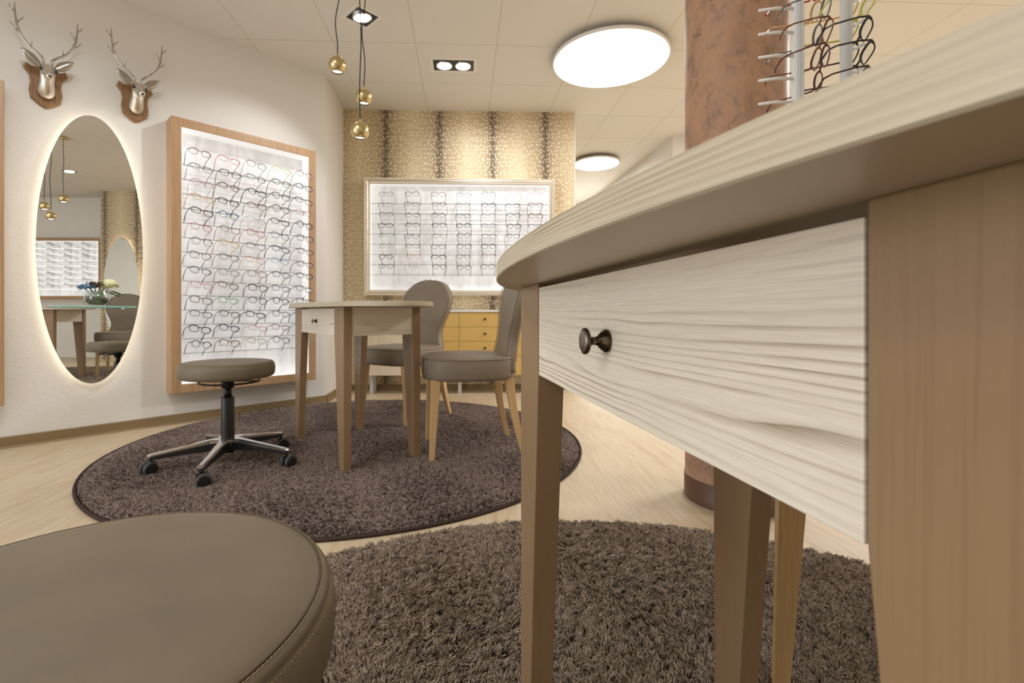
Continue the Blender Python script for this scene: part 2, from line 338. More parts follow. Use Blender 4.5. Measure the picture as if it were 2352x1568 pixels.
# ------------------------------------------------------------------ mesh helpers
class MB:
    def __init__(s): s.v = []; s.f = []; s.sm = []; s.mi = []
    def add(s, vs, fs, smooth=False, mi=0, mtx=None):
        o = len(s.v)
        s.v += [tuple(mtx @ Vector(p)) if mtx is not None else tuple(p) for p in vs]
        s.f += [tuple(i+o for i in f) for f in fs]; s.sm += [smooth]*len(fs); s.mi += [mi]*len(fs)
        return s
    def box(s, x0, x1, y0, y1, z0, z1, mtx=None, mi=0, bev=0.0):
        if bev > 0:
            bm = bmesh.new(); bmesh.ops.create_cube(bm, size=1)
            for v in bm.verts: v.co = Vector((x0+(v.co.x+.5)*(x1-x0), y0+(v.co.y+.5)*(y1-y0), z0+(v.co.z+.5)*(z1-z0)))
            bmesh.ops.bevel(bm, geom=bm.edges[:], offset=bev, segments=2, affect='EDGES')
            bm.verts.index_update()
            s.add([v.co.copy() for v in bm.verts], [[v.index for v in f.verts] for f in bm.faces], False, mi, mtx); bm.free(); return s
        vs = [(x, y, z) for z in (z0, z1) for y in (y0, y1) for x in (x0, x1)]
        return s.add(vs, [(0, 2, 3, 1), (4, 5, 7, 6), (0, 1, 5, 4), (2, 6, 7, 3), (0, 4, 6, 2), (1, 3, 7, 5)], False, mi, mtx)
    def rings(s, rings, closed=True, caps=True, smooth=True, mi=0, mtx=None):
        n = len(rings[0]); vs = [p for r in rings for p in r]; fs = []
        for i in range(len(rings)-1):
            for j in range(n if closed else n-1):
                k = (j+1) % n; fs.append((i*n+j, i*n+k, (i+1)*n+k, (i+1)*n+j))
        if caps: fs += [tuple(reversed(range(n))), tuple(range((len(rings)-1)*n, len(rings)*n))]
        return s.add(vs, fs, smooth, mi, mtx)
    def lathe(s, prof, n=32, mtx=None, mi=0, smooth=True, caps=True):
        return s.rings([[(r*math.cos(2*PI*j/n), r*math.sin(2*PI*j/n), z) for j in range(n)] for r, z in prof], True, caps, smooth, mi, mtx)
    def tube(s, pts, r, n=8, closed=False, mtx=None, mi=0, caps=True):
        pts = [Vector(p) for p in pts]; L = len(pts); rs = r if isinstance(r, (list, tuple)) else [r]*L
        rings = []; up = None
        for i, p in enumerate(pts):
            if closed: t = pts[(i+1) % L]-pts[i-1]
            else: t = pts[min(i+1, L-1)]-pts[max(i-1, 0)]
            t.normalize()
            if up is None:
                up = Vector((0, 0, 1)) if abs(t.z) < 0.9 else Vector((1, 0, 0))
            a = t.cross(up)
            if a.length < 1e-5: a = t.cross(Vector((0.3, 1, 0.2)))
            a.normalize(); b = a.cross(t).normalized(); up = b
            rings.append([p + a*(rs[i]*math.cos(2*PI*j/n)) + b*(rs[i]*math.sin(2*PI*j/n)) for j in range(n)])
        if closed: rings.append(rings[0])
        return s.rings(rings, True, caps and not closed, True, mi, mtx)
    def prism(s, outline, z0, z1, smooth_side=True, mi=0, mi_side=None, mtx=None):
        n = len(outline); mi_side = mi if mi_side is None else mi_side
        vs = [(x, y, z0) for x, y in outline]+[(x, y, z1) for x, y in outline]
        s.add(vs, [tuple(reversed(range(n))), tuple(range(n, 2*n))], False, mi, mtx)
        return s.add(vs, [(j, (j+1) % n, n+(j+1) % n, n+j) for j in range(n)], smooth_side, mi_side, mtx)
    def build(s, name, m, parent=None, loc=(0, 0, 0), rotz=0.0, mods=None):
        me = bpy.data.meshes.new(name); me.from_pydata(s.v, [], s.f)
        for mm in (m if isinstance(m, (list, tuple)) else [m]): me.materials.append(mm)
        me.polygons.foreach_set('use_smooth', s.sm); me.polygons.foreach_set('material_index', s.mi)
        bm = bmesh.new(); bm.from_mesh(me)
        bmesh.ops.recalc_face_normals(bm, faces=bm.faces); bm.to_mesh(me); bm.free(); me.update()
        o = bpy.data.objects.new(name, me); COL.objects.link(o); o.parent = parent
        o.location = loc; o.rotation_euler = (0, 0, rotz)
        return o
def bevel(o, w, seg=2, ang=35):
    md = o.modifiers.new('bevel', 'BEVEL'); md.width = w; md.segments = seg; md.limit_method = 'ANGLE'; md.angle_limit = math.radians(ang); return o
def T(x=0, y=0, z=0, rx=0, ry=0, rz=0, s=1):
    return Matrix.Translation((x, y, z)) @ Matrix.Rotation(rz, 4, 'Z') @ Matrix.Rotation(ry, 4, 'Y') @ Matrix.Rotation(rx, 4, 'X') @ Matrix.Scale(s, 4)
def tag(o, label=None, cat=None, group=None, kind=None):
    if label: o['label'] = label
    if cat: o['category'] = cat
    if group: o['group'] = group
    if kind: o['kind'] = kind
    return o
def thing(name, label, cat, loc=(0, 0, 0), rotz=0, group=None):
    o = bpy.data.objects.new(name, None); COL.objects.link(o); o.location = loc; o.rotation_euler = (0, 0, rotz)
    o.empty_display_size = 0.05
    return tag(o, label, cat, group)
CHILDREN = {}
def kids(o): return [c for c in bpy.data.objects if c.parent == o]
def dup(root, loc, rotz=0, label=None, group=None, remap=None):
    r = root.copy(); COL.objects.link(r); r.location = loc; r.rotation_euler = (0, 0, rotz)
    if label: r['label'] = label
    if group: r['group'] = group
    for ch in kids(root):
        c = ch.copy(); COL.objects.link(c); c.parent = r
        for g in kids(ch):
            d = g.copy(); COL.objects.link(d); d.parent = c
    return r
def sup(a, b, n, k=96):
    pts = []
    for i in range(k):
        t = 2*PI*i/k; c, s_ = math.cos(t), math.sin(t)
        pts.append((a*abs(c)**(2/n)*(1 if c >= 0 else -1), b*abs(s_)**(2/n)*(1 if s_ >= 0 else -1)))
    return pts

# ------------------------------------------------------------------ structure
P0 = Vector((-2.513, 2.50, 0)); P1 = Vector((-2.023, 3.03, 0)); P2 = Vector((-1.260, 3.80, 0)); P3 = Vector((-1.298, 4.40, 0)); P4 = Vector((0.818, 4.47, 0))
uA = (P1-P0).normalized(); uB = (P2-P1).normalized(); uD = (P4-P3).normalized()
nA = Vector((uA.y, -uA.x, 0)); nB = Vector((uB.y, -uB.x, 0)); nD = Vector((uD.y, -uD.x, 0))
PM = P0 - uA*3.2
def wall_seg(name, a, b, m, th=0.12, h=CEIL, kind='structure', z0=0.0, side=1):
    """vertical slab from a to b; its room face is on the line a-b, thickness goes away from the room; object x runs along the wall"""
    d = b-a; L = d.length; ang = math.atan2(d.y, d.x)
    mb = MB().box(0, L, 0, th*side, z0, h)
    o = mb.build(name, m, None, (a.x, a.y, 0), ang); tag(o, kind=kind); return o
wall_seg('wall_left', PM, P1, M['wall'])
wall_seg('wall_left_far', P1, P2, M['wall'])
wall_seg('wall_corner', P2, P3, M['wall_plain'])
dW = (P4-P3).length
xs0 = -0.914 - P3.x
M['wallpaper'] = wallpaper('deer spot wallpaper', 0.488, xs0)
w = wall_seg('wall_back', P3, P4, M['wallpaper'], 0.14)
# white end strip of the wallpapered wall
e = P4; wall_seg('trim_1', P4, P4+uD*0.012, M['wall_plain'], 0.14)
# the deeper shop area
wall_seg('wall_far', Vector((-2.0, 8.2, 0)), Vector((2.0, 8.2, 0)), M['wall_plain'])
blk = MB().prism([(1.948, 5.04), (6.0, 5.04), (6.0, 8.2), (1.70, 8.2)], 0, CEIL, False).build('wall_right_far', M['wall_plain']); tag(blk, kind='structure')
for n_, a, b in (('wall_east', Vector((6.0, 5.04, 0)), Vector((6.0, -4.2, 0))), ('wall_south', Vector((6.0, -4.2, 0)), Vector((PM.x, -4.2, 0))), ('wall_west', Vector((PM.x, -4.2, 0)), Vector((PM.x, PM.y, 0)))):
    wall_seg(n_, a, b, M['wall_plain'])
# papered pier and display wall behind the camera (seen in the mirror)
pa, pb = Vector((2.50, 0.75, 0)), Vector((2.61, -0.49, 0))
M['wallpaper2'] = wallpaper('deer spot wallpaper pier', 0.488, 1.18)
pier = wall_seg('wall_right_pier', pa, pb, M['wallpaper2'], 0.6)
wr0, wr1 = Vector((3.05, -0.49, 0)), Vector((3.25, -4.2, 0))
wr = wall_seg('wall_right', wr0, wr1, M['wall_plain'], 0.3)

fl = MB().box(-6, 6.2, -4.4, 8.4, -0.1, 0).build('floor', M['floor']); tag(fl, kind='structure')
ce = MB().box(-6, 6.2, -4.4, 8.4, CEIL, CEIL+0.1).build('ceiling', M['ceiling']); tag(ce, kind='structure')

def baseboard(name, a, b, nrm, h=0.06, t=0.012, ca=0.0, cb=0.0):
    d = (b-a); L = d.length; u = d.normalized()
    ang = math.atan2(d.y, d.x)
    # profile in (y,z): room side is -y
    prof = [(0, 0), (-t-0.008, 0), (-t-0.004, 0.004), (-t, 0.010), (-t, h-0.004), (-t+0.004, h), (0, h)]
    mb = MB(); mb.rings([[(x, y, z) for y, z in prof] for x in (ca, L+cb)], True, True, False)
    o = mb.build(name, M['base_wood'], None, (a.x, a.y, 0), ang); return tag(o, kind='structure')
baseboard('baseboard_left', PM, P1, nA); baseboard('baseboard_left_far', P1, P2, nB)
baseboard('baseboard_corner', P2, P3, None); baseboard('baseboard_back', P3, P4, nD, 0.055)

# ------------------------------------------------------------------ oval tables
def make_table(label, loc, rotz, hu, th=0.018, group='oval consultation tables'):
    t = thing('oval_table', label, 'table', loc, rotz, group)
    LX, LY, lw, lt = 0.3075, 0.168, 0.115, 0.038
    out = [(x-0.02, y) for x, y in sup(0.63, 0.2705, 2.0, 200)]
    top = MB().prism(out, hu+0.0015, hu+th)
    # underside laminate is its own face material
    tp = MB(); n = len(out)
    ins = [(x*0.998, y*0.996) for x, y in out]
    tp.prism(out, hu+0.001, hu+th, True, 0, 1)
    tp.add([(x, y, hu) for x, y in ins], [tuple(range(n))], False, 2)
    tp.add([(x, y, hu) for x, y in ins]+[(x, y, hu+0.001) for x, y in out], [(j, (j+1) % n, n+(j+1) % n, n+j) for j in range(n)], True, 1)
    o = tp.build('tabletop', [M['cream_wood'], M['cream_edge'], M['underside']], t)
    ah = 0.128
    for sx in (-1, 1):
        for sy in (-1, 1):
            mb = MB()
            xo = sx*(LX+lw/2); xi = sx*(LX-lw/2); yo = sy*(LY+lt/2); yi = sy*(LY-lt/2)
            xb = xo - sx*0.055; yb = yo - sy*0.033
            lv = [(hu, xi, yi), (hu-ah, xi, yi), (0.0, xb, yb)]
            mb.rings([[(xo, yo, z), (a, yo, z), (a, b, z), (xo, b, z)] for z, a, b in lv], True, True, False)
            bevel(mb.build('leg', M['leg_wood'], t), 0.0015)
    xi = LX-lw/2
    # fixed aprons
    bevel(MB().box(-xi, xi, -LY-0.015, -LY+0.003, hu-ah, hu-0.002).build('apron', M['cream_wood'], t), 0.0008)
    for sx in (-1, 1):
        a = sx*(LX+lw/2-0.006); b = sx*(LX+lw/2-0.024)
        mb = MB().box(-(LY-lt/2), LY-lt/2, min(a, b), max(a, b), hu-ah, hu-0.002)
        ap = mb.build('apron', M['cream_wood'], t); ap.rotation_euler = (0, 0, PI/2); 
        # rotated so the grain runs along the short side
        for v in ap.data.vertices: v.co = Vector((v.co.x, -v.co.y, v.co.z))
        ap.data.flip_normals()
        bevel(ap, 0.0008)
    dr = MB().box(-xi+0.002, xi-0.002, LY-0.005, LY+lt/2-0.001, hu-ah, hu-0.006).build('drawer', M['cream_wood'], t); bevel(dr, 0.0008)
    # drawer runner shadow board behind the gap
    # knob
    zc = hu-0.066
    R = T(0, LY+lt/2-0.001, zc, rx=-PI/2)
    kb = MB()
    kb.lathe([(0.0100, 0.0), (0.0103, 0.0015), (0.0100, 0.003), (0.0085, 0.0036), (0.0082, 0.0055), (0.0070, 0.0062), (0.0064, 0.0075), (0.0045, 0.0085), (0.0036, 0.0115), (0.0036, 0.0145),
              (0.0048, 0.0165), (0.0085, 0.0180), (0.0112, 0.0190), (0.0116, 0.0205), (0.0116, 0.0215), (0.0108, 0.0222), (0.0104, 0.0222)], 48, R)
    kn = kb.build('knob', M['bronze'], dr)
    fc = MB().lathe([(0.0104, 0.0221), (0.0100, 0.0226), (0.0085, 0.0234), (0.005, 0.0240), (0.0005, 0.0242)], 48, R).build('knob_face', M['knob_face'], dr)
    return t
make_table('cream oval table with bronze drawer knob filling the right foreground', (0.2914, 0.4504, 0.009), math.atan2(0.991, -0.1346), 0.733, 0.0175)
make_table('small cream oval table standing on the far round rug', (-0.68, 2.478, 0.015), math.atan2(0.8, -0.6), 0.715, 0.022)

# ------------------------------------------------------------------ upholstered chairs
def make_chair(label, loc, rotz):
    """local +y is the back of the chair"""
    t = thing('upholstered_chair', label, 'chair', loc, rotz, 'balloon back chairs')
    # seat
    zt, zb = 0.475, 0.368
    prof = [(0.90, zb), (0.97, zb+0.004), (0.995, zb+0.02), (1.0, zb+0.05), (0.992, zt-0.014), (0.97, zt-0.002), (0.93, zt+0.003), (0.7, zt+0.010), (0.35, zt+0.014), (0.02, zt+0.015)]
    out = sup(0.245, 0.235, 2.9, 72)
    def warp(x, y):   # narrower at the rear
        k = 1-0.10*max(0, y/0.235); return x*k, y
    rings = [[(*warp(x*s, y*s), z) for x, y in out] for s, z in prof]
    MB().rings(rings).build('seat', M['leather_chair'], t)
    sm = MB().tube([(*warp(x*0.985, y*0.985), zt-0.006) for x, y in out], 0.0028, 6, True); sm.build('piping', M['piping'], t)
    # back
    zs = [0.40, 0.44, 0.48, 0.53, 0.58, 0.63, 0.68, 0.73, 0.78, 0.82, 0.86, 0.89, 0.915, 0.935, 0.948, 0.953]
    ws = [0.180, 0.178, 0.168, 0.148, 0.142, 0.155, 0.178, 0.199, 0.208, 0.205, 0.190, 0.167, 0.138, 0.100, 0.056, 0.02]
    # finer by interpolation
    zz = np.linspace(0.40, 0.953, 44); 
    zz = 0.40+0.553*(1-(1-np.linspace(0, 1, 44))**1.5)
    ZK = 0.527/0.553
    ww = np.interp(zz, zs, ws)
    for _ in range(2): ww[1:-2] = (ww[:-3]+2*ww[1:-2]+ww[2:-1])/4
    NU = 24; rings = []; edge = []
    for i, (z, w_) in enumerate(zip(0.40+(zz-0.40)*ZK, ww)):
        lean = 0.195+0.16*max(0, z-0.46)+0.10*max(0, z-0.6)**2
        T0 = 0.030*min(1, (w_/0.08))**0.6
        ring = []
        for k in range(NU*2):
            a = 2*PI*k/(NU*2); c, s_ = math.cos(a), math.sin(a)
            x = w_*abs(c)**0.42*(1 if c > 0 else -1); y = T0*abs(s_)**0.42*(1 if s_ > 0 else -1)
            y += 0.35*x*x*0.8
            ring.append((x, lean-y-0.0*x, z))
        rings.append(ring)
        edge.append((w_, lean, z))
    MB().rings(rings).build('backrest', M['leather_chair'], t)
    for off in (-0.026, 0.026):
        pts = [(-w_*0.97, lean+off-0.28*w_*w_, z) for w_, lean, z in edge[3:]]+[(w_*0.97, lean+off-0.28*w_*w_, z) for w_, lean, z in reversed(edge[3:])]
        MB().tube(pts, 0.0022, 5).build('piping', M['piping'], t)
    for sx in (-1, 1):
        # front leg
        a = Vector((sx*0.175, -0.175, 0.375)); b = Vector((sx*0.190, -0.195, 0.0))
        mb = MB(); 
        def sq(c, w_, d_): return [(c.x-w_, c.y-d_, c.z), (c.x+w_, c.y-d_, c.z), (c.x+w_, c.y+d_, c.z), (c.x-w_, c.y+d_, c.z)]
        mb.rings([sq(a, 0.022, 0.022), sq(b, 0.012, 0.012)], True, True, False)
        bevel(mb.build('leg', M['oak_wood'], t), 0.003)
        mb = MB(); rr = []
        for k in range(7):
            s_ = k/6; c = Vector((sx*(0.155+0.035*s_), 0.180+0.03*s_+0.040*s_*s_, 0.375*(1-s_))); h = 0.021-0.009*s_
            rr.append(sq(c, h, h))
        mb.rings(rr, True, True, False); bevel(mb.build('leg', M['oak_wood'], t), 0.003)
    return t
chair = make_chair('taupe balloon-back chair nearest the foreground table, its seat facing left', (-0.092, 2.46, 0.015), math.radians(10-90))
dup(chair, (-0.540, 3.19, 0.008), math.radians(58-90), 'taupe balloon-back chair behind the far oval table')
dup(chair, (0.783, 0.982, 0.012), math.radians(-21-90), 'chair behind the foreground table, only one wooden leg visible')

# ------------------------------------------------------------------ swivel stools
def make_stool(label, loc, rotz, base_rot, zt=0.470):
    t = thing('swivel_stool', label, 'stool', loc, rotz, 'round swivel stools')
    R, th = 0.198, 0.068
    zb = zt-th
    prof = [(0.01, zb-0.002), (R*0.9, zb-0.002), (R-0.010, zb), (R-0.003, zb+0.006), (R, zb+0.018), (R+0.001, zt-0.030), (R-0.001, zt-0.017),
            (R-0.0035, zt-0.0120), (R-0.0055, zt-0.0106), (R-0.0045, zt-0.0092), (R-0.0075, zt-0.0055), (R-0.0105, zt-0.0035), (R-0.0125, zt-0.0038), (R-0.014, zt-0.0022),
            (R-0.022, zt+0.0005), (R-0.035, zt+0.0016), (0.12, zt+0.003), (0.06, zt+0.004), (0.005, zt+0.0045)]
    MB().lathe(prof, 128).build('seat', M['leather'], t)
    ring = lambda r, z, n=160: [(r*math.cos(2*PI*k/n), r*math.sin(2*PI*k/n), z) for k in range(n)]
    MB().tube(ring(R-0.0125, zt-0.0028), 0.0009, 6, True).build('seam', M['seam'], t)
    st = MB()
    for k in range(300):
        a = 2*PI*k/300; b = 2*PI*(k+0.62)/300
        for r, z in ((R-0.0100, zt-0.0030), (R-0.0028, zt-0.0128)):
            st.tube([(r*math.cos(a), r*math.sin(a), z-0.0004), (r*math.cos((a+b)/2), r*math.sin((a+b)/2), z+0.0004), (r*math.cos(b), r*math.sin(b), z-0.0004)], 0.00038, 5)
    so = st.build('stitching', M['thread'], t); tag(so, kind='stuff')
    # height lever ring and its plate
    MB().tube([(0.125*math.cos(a)+0.01, 0.125*math.sin(a), zb-0.022) for a in np.linspace(0, 2*PI, 49)[:-1]], 0.0042, 8, True).box(-0.12, 0.135, -0.012, 0.012, zb-0.022, zb-0.017).build('lever_ring', M['black_metal'], t)
    MB().box(-0.07, 0.07, -0.05, 0.05, zb-0.014, zb, bev=0.003).lathe([(0.026, zb-0.05), (0.028, zb-0.012)], 24).build('mounting_plate', M['black_metal'], t)
    MB().lathe([(0.0165, 0.29), (0.0165, zb-0.03)], 28).build('gas_rod', M['black_metal'], t)
    MB().lathe([(0.027, 0.095), (0.0275, 0.12), (0.0275, 0.305), (0.025, 0.312), (0.024, 0.312), (0.0, 0.312)], 32).build('column', M['black'], t)
    hub = MB().lathe([(0.03, 0.060), (0.045, 0.075), (0.045, 0.112), (0.030, 0.125), (0.027, 0.125)], 32).build('hub', M['black'], t)
    for k in range(5):
        a = base_rot-rotz+k*2*PI/5; m4 = Matrix.Rotation(a, 4, 'Z')
        def sec(x, w_, zt_, zb_): return [(x, -w_, zb_), (x, w_, zb_), (x, w_, zt_), (x, w_*0.6, zt_+0.004), (x, -w_*0.6, zt_+0.004), (x, -w_, zt_)]
        top = MB().rings([sec(0.02, 0.030, 0.121, 0.112), sec(0.07, 0.018, 0.119, 0.107), sec(0.18, 0.0145, 0.101, 0.092), sec(0.290, 0.012, 0.084, 0.077), sec(0.302, 0.008, 0.081, 0.077)], True, True, False, 0, m4)
        bot = top.rings([sec(0.02, 0.028, 0.111, 0.078), sec(0.07, 0.016, 0.106, 0.074), sec(0.18, 0.0125, 0.091, 0.070), sec(0.293, 0.010, 0.076, 0.063)], True, True, False, 1, m4)
        arm = bot.build('base_arm', [M['chrome'], M['black']], t)
        # caster
        swv = [0.6, 2.0, 1.2, -0.5, 0.3][k]
        m5 = m4 @ Matrix.Translation((0.290, 0, 0)) @ Matrix.Rotation(swv, 4, 'Z')
        cs = MB().tube([(0, 0, 0.076), (0, 0, 0.050)], 0.006, 10, mtx=m5)
        cs.box(-0.016, 0.016, -0.007, 0.007, 0.030, 0.056, m5)
        for s_ in (-1, 1):
            w_ = m5 @ Matrix.Translation((0.010, s_*0.016, 0.0285)) @ Matrix.Rotation(PI/2, 4, 'X')
            cs.lathe([(0.001, -0.008), (0.018, -0.008), (0.024, -0.0078)], 24, w_, 0)
            cs.lathe([(0.024, -0.008), (0.0285, -0.006), (0.0285, 0.006), (0.024, 0.008)], 24, w_, 1, True, False)
            cs.lathe([(0.024, 0.0078), (0.018, 0.008), (0.001, 0.008)], 24, w_, 0)
        cs.build('caster', [M['black'], M['grey_rubber']], arm)
    return t
make_stool('round taupe stool on five casters standing on the far rug', (-1.175, 2.20, 0.012), 0, math.radians(207))
make_stool('large round taupe leather stool seat cropped at the bottom left corner', (-0.325, 0.376, 0.010), 0.2, math.radians(40), 0.462)

# ------------------------------------------------------------------ rugs
def make_rug(label, cx, cy, R, n, matl, length, rad, seed, dense=None, emin=0.35, out=0.008):
    t = thing('round_rug', label, 'rug', (cx, cy, 0), 0, 'round shaggy rugs')
    MB().lathe([(R-0.004, 0.0005), (R-0.002, 0.006), (R-0.01, 0.009), (0.001, 0.009)], 160).build('backing', M['rug_base'], t)
    MB().tube([((R+0.002)*math.cos(a), (R+0.002)*math.sin(a), 0.0065) for a in np.linspace(0, 2*PI, 241)[:-1]], 0.0062, 8, True).build('binding', M['rug_edge'], t)
    rng = np.random.RandomState(seed)
    ang = rng.rand(n)*2*PI; rr = (R-out)*np.sqrt(rng.rand(n))
    x = rr*np.cos(ang); y = rr*np.sin(ang)
    if dense is not None:      # more yarn where it is seen close to
        keep = dense(x+cx, y+cy) > rng.rand(n); x = x[keep]; y = y[keep]; n = len(x)
    # tuft lean: smooth field plus clump jitter
    cxi = np.floor(x/0.011).astype(int); cyi = np.floor(y/0.011).astype(int)
    h = (cxi*73856093 ^ cyi*19349663) & 0xffff
    tab = rng.rand(65536, 3)[h]
    th_ = 1.8*np.sin(x*7+1)+1.5*np.cos(y*6+x*4)+tab[:, 0]*4.0
    lean = 0.35+0.75*tab[:, 1]
    lx = np.cos(th_)*lean+rng.normal(0, 0.28, n); ly = np.sin(th_)*lean+rng.normal(0, 0.28, n)
    L = length*(0.75+0.25*tab[:, 2]+0.15*rng.rand(n))
    edge = np.clip((R-np.sqrt(x*x+y*y))/0.05, emin, 1); L = L*edge
    pts = np.zeros((n, 4, 3), dtype=np.float32)
    for i, s_ in enumerate((0, 0.35, 0.72, 1.0)):
        bend = s_**1.6
        pts[:, i, 0] = x+lx*L*bend*0.62; pts[:, i, 1] = y+ly*L*bend*0.62
        pts[:, i, 2] = 0.006+L*(s_-0.28*s_*s_*lean)
    cu = bpy.data.hair_curves.new('pile'); cu.add_curves([4]*n)
    cu.attributes['position'].data.foreach_set('vector', pts.ravel())
    ra = cu.attributes.get('radius') or cu.attributes.new('radius', 'FLOAT', 'POINT')
    rv = np.tile(np.array([1.0, 1.0, 0.85, 0.45], dtype=np.float32), n)*rad*np.repeat(0.7+0.6*rng.rand(n).astype(np.float32), 4)
    ra.data.foreach_set('value', rv.astype(np.float32))
    cu.materials.append(matl)
    o = bpy.data.objects.new('pile', cu); COL.objects.link(o); o.parent = t; tag(o, kind='stuff')
    return t
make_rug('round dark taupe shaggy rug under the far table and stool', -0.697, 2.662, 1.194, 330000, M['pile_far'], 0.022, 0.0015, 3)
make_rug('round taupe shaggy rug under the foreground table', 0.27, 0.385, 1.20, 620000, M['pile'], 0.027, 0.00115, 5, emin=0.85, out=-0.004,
         dense=lambda X, Y: np.where((Y > 0.55) & (X > -0.75), 1.0, 0.12))

# ------------------------------------------------------------------ eyeglasses
def rim(w_, h_, n_, k=22):
    return sup(w_/2, h_/2, n_, k)
GL_CACHE = {}
def glasses_meshes(style, matn, thick):
    thick = thick*1.4
    key = (style, matn, thick)
    if key in GL_CACHE: return GL_CACHE[key]
    w_, h_, n_ = {'rectangular': (0.052, 0.035, 3.2), 'oval': (0.050, 0.038, 2.3), 'round': (0.047, 0.044, 2.0), 'square': (0.051, 0.041, 3.0)}[style]
    m = M['g_'+matn]; cx = w_/2+0.009
    fr = MB()
    for s_ in (-1, 1):
        pts = [(s_*cx+x, -0.10*x*x/0.05+0.0, z) for x, z in rim(w_, h_, n_)]
        rad = [thick*(1.5 if p[2] > 0.1*h_ else 0.85) for p in pts]
        fr.tube(pts, rad, 5, True)
    fr.tube([(-0.010, 0, h_*0.18), (-0.004, -0.003, h_*0.30), (0.004, -0.003, h_*0.30), (0.010, 0, h_*0.18)], thick*1.2, 5)
    front = fr.build('front_frame', m)
    ex = cx+w_/2
    tmp = []
    for s_ in (-1, 1):
        pts = [(s_*(ex-0.002), 0.0, h_*0.2), (s_*(ex+0.005), 0.004, h_*0.2), (s_*(ex+0.007), 0.03, h_*0.19), (s_*(ex+0.004), 0.085, h_*0.02), (s_*(ex+0.000), 0.105, -0.006), (s_*(ex-0.003), 0.126, -0.034), (s_*(ex-0.004), 0.132, -0.047)]
        tmp.append(MB().tube(pts, [thick*1.1, thick*1.3, thick, thick, thick*1.1, thick*1.3, thick], 5).build('temple', m))
    ln = []
    for s_ in (-1, 1):
        pts = [(s_*cx+x*0.97, 0.0008-0.10*x*x/0.05, z*0.97) for x, z in rim(w_, h_, n_)]
        ln.append(MB().add(pts, [tuple(range(len(pts)))]).build('lens', M['lens']))
    GL_CACHE[key] = [front]+tmp+ln
    for o in GL_CACHE[key]: COL.objects.unlink(o)
    return GL_CACHE[key]
def place_glasses(style, matn, thick, loc, rot, label, group, rim_mat=None):
    t = thing('eyeglasses', label, 'eyeglasses', loc, 0, group); t.rotation_mode = 'ZYX'
    t.rotation_euler = rot
    for o in glasses_meshes(style, matn, thick):
        c = o.copy(); COL.objects.link(c); c.parent = t
    return t
ORD = ['top', 'second', 'third', 'fourth', 'fifth', 'sixth', 'seventh', 'eighth', 'ninth', 'tenth', 'eleventh', 'twelfth', 'thirteenth', 'bottom']
def ordw(i, n): return 'bottom' if i == n-1 else ORD[i]
COLW = {5: ['leftmost', 'second from left', 'middle', 'fourth from left', 'rightmost'],
        7: ['leftmost', 'second from left', 'third from left', 'middle', 'fifth from left', 'sixth from left', 'rightmost'],
        6: ['leftmost', 'second from left', 'third from left', 'fourth from left', 'fifth from left', 'rightmost']}
STY = ['rectangular', 'oval', 'square', 'rectangular', 'round', 'oval']

def display(label, origin, u, n, W, z0, z1, depth, fw, frame_m, shelf_z, cols, where, kindname, picks, col_s, moulded=False, rail='rail'):
    """wall display box; local x along the wall (u), local -y into the room"""
    ang = math.atan2(u.y, u.x)
    t = thing('eyewear_display', label, 'display cabinet', (origin.x, origin.y, 0), ang)
    H = z1-z0
    inner = (fw, W-fw, z0+fw, z1-fw)
    # mitred frame with depth
    fr = MB()
    def ringrect(x0, x1, zz0, zz1, y): return [(x0, y, zz0), (x1, y, zz0), (x1, y, zz1), (x0, y, zz1)]
    if moulded:
        prof = [(0, -0.002), (0, -depth*0.8), (0.004, -depth), (0.014, -depth), (0.017, -depth+0.006), (0.026, -depth+0.004), (0.034, -depth+0.012), (0.044, -depth+0.012), (0.048, -depth+0.02), (fw, -depth+0.022), (fw, -0.004)]
    else:
        prof = [(0, -0.002), (0, -depth), (fw, -depth), (fw, -0.004)]
    rings = [ringrect(i, W-i, z0+i, z1-i, y) for i, y in prof]
    fr.rings(rings, True, False, False)
    fo = fr.build('frame', frame_m, t); 
    if not moulded: bevel(fo, 0.003)
    MB().box(fw-0.002, W-fw+0.002, -0.012, -0.004, z0+fw-0.002, z1-fw+0.002).build('back_panel', M['backlit'], t)
    # white liner around the inside of the frame; its glow replaces LED strips
    ly0, ly1 = -depth+(0.024 if moulded else 0.004), -0.013
    for b in ((fw, W-fw, z1-fw-0.003, z1-fw+0.001), (fw, W-fw, z0+fw-0.001, z0+fw+0.003), (fw-0.001, fw+0.003, z0+fw+0.003, z1-fw-0.003), (W-fw-0.003, W-fw+0.001, z0+fw+0.003, z1-fw-0.003)):
        MB().box(b[0], b[1], ly0, ly1, b[2], b[3]).build('glow_liner', M['liner'], t)
    for z in shelf_z:
        MB().box(fw, W-fw, -0.060, -0.048, z-0.0021, z+0.0021).build('glass_rail', M[rail], t)
    nrow = len(shelf_z); k = 0
    for i, z in enumerate(shelf_z):
        for j, s_ in enumerate(col_s):
            rs = random.Random(i*31+j*7+len(label)); 
            pk = picks.get((i, j))
            if pk is None:
                pk = (rs.choice(STY), rs.choice(kindname), rs.choice([0.0012, 0.0014, 0.0017]))
            style, cn, th_ = pk
            yaw = rs.uniform(-0.08, 0.08); tilt = math.radians(-13+rs.uniform(-4, 4)); dz = rs.uniform(-0.005, 0.005); dx = rs.uniform(-0.008, 0.008)
            p = Vector((origin.x, origin.y, 0)) + u*(s_+dx) - Vector((-u.y, u.x, 0))*(depth*0.0+0.158)
            p.z = z+0.062+dz
            desc = '%s %s eyeglasses, %s row, %s column of %s' % (cn, style, ordw(i, nrow), COLW[len(col_s)][j], where)
            place_glasses(style, cn, th_, p, (tilt, 0, ang+yaw), desc, 'eyeglasses in the '+where)
    return t
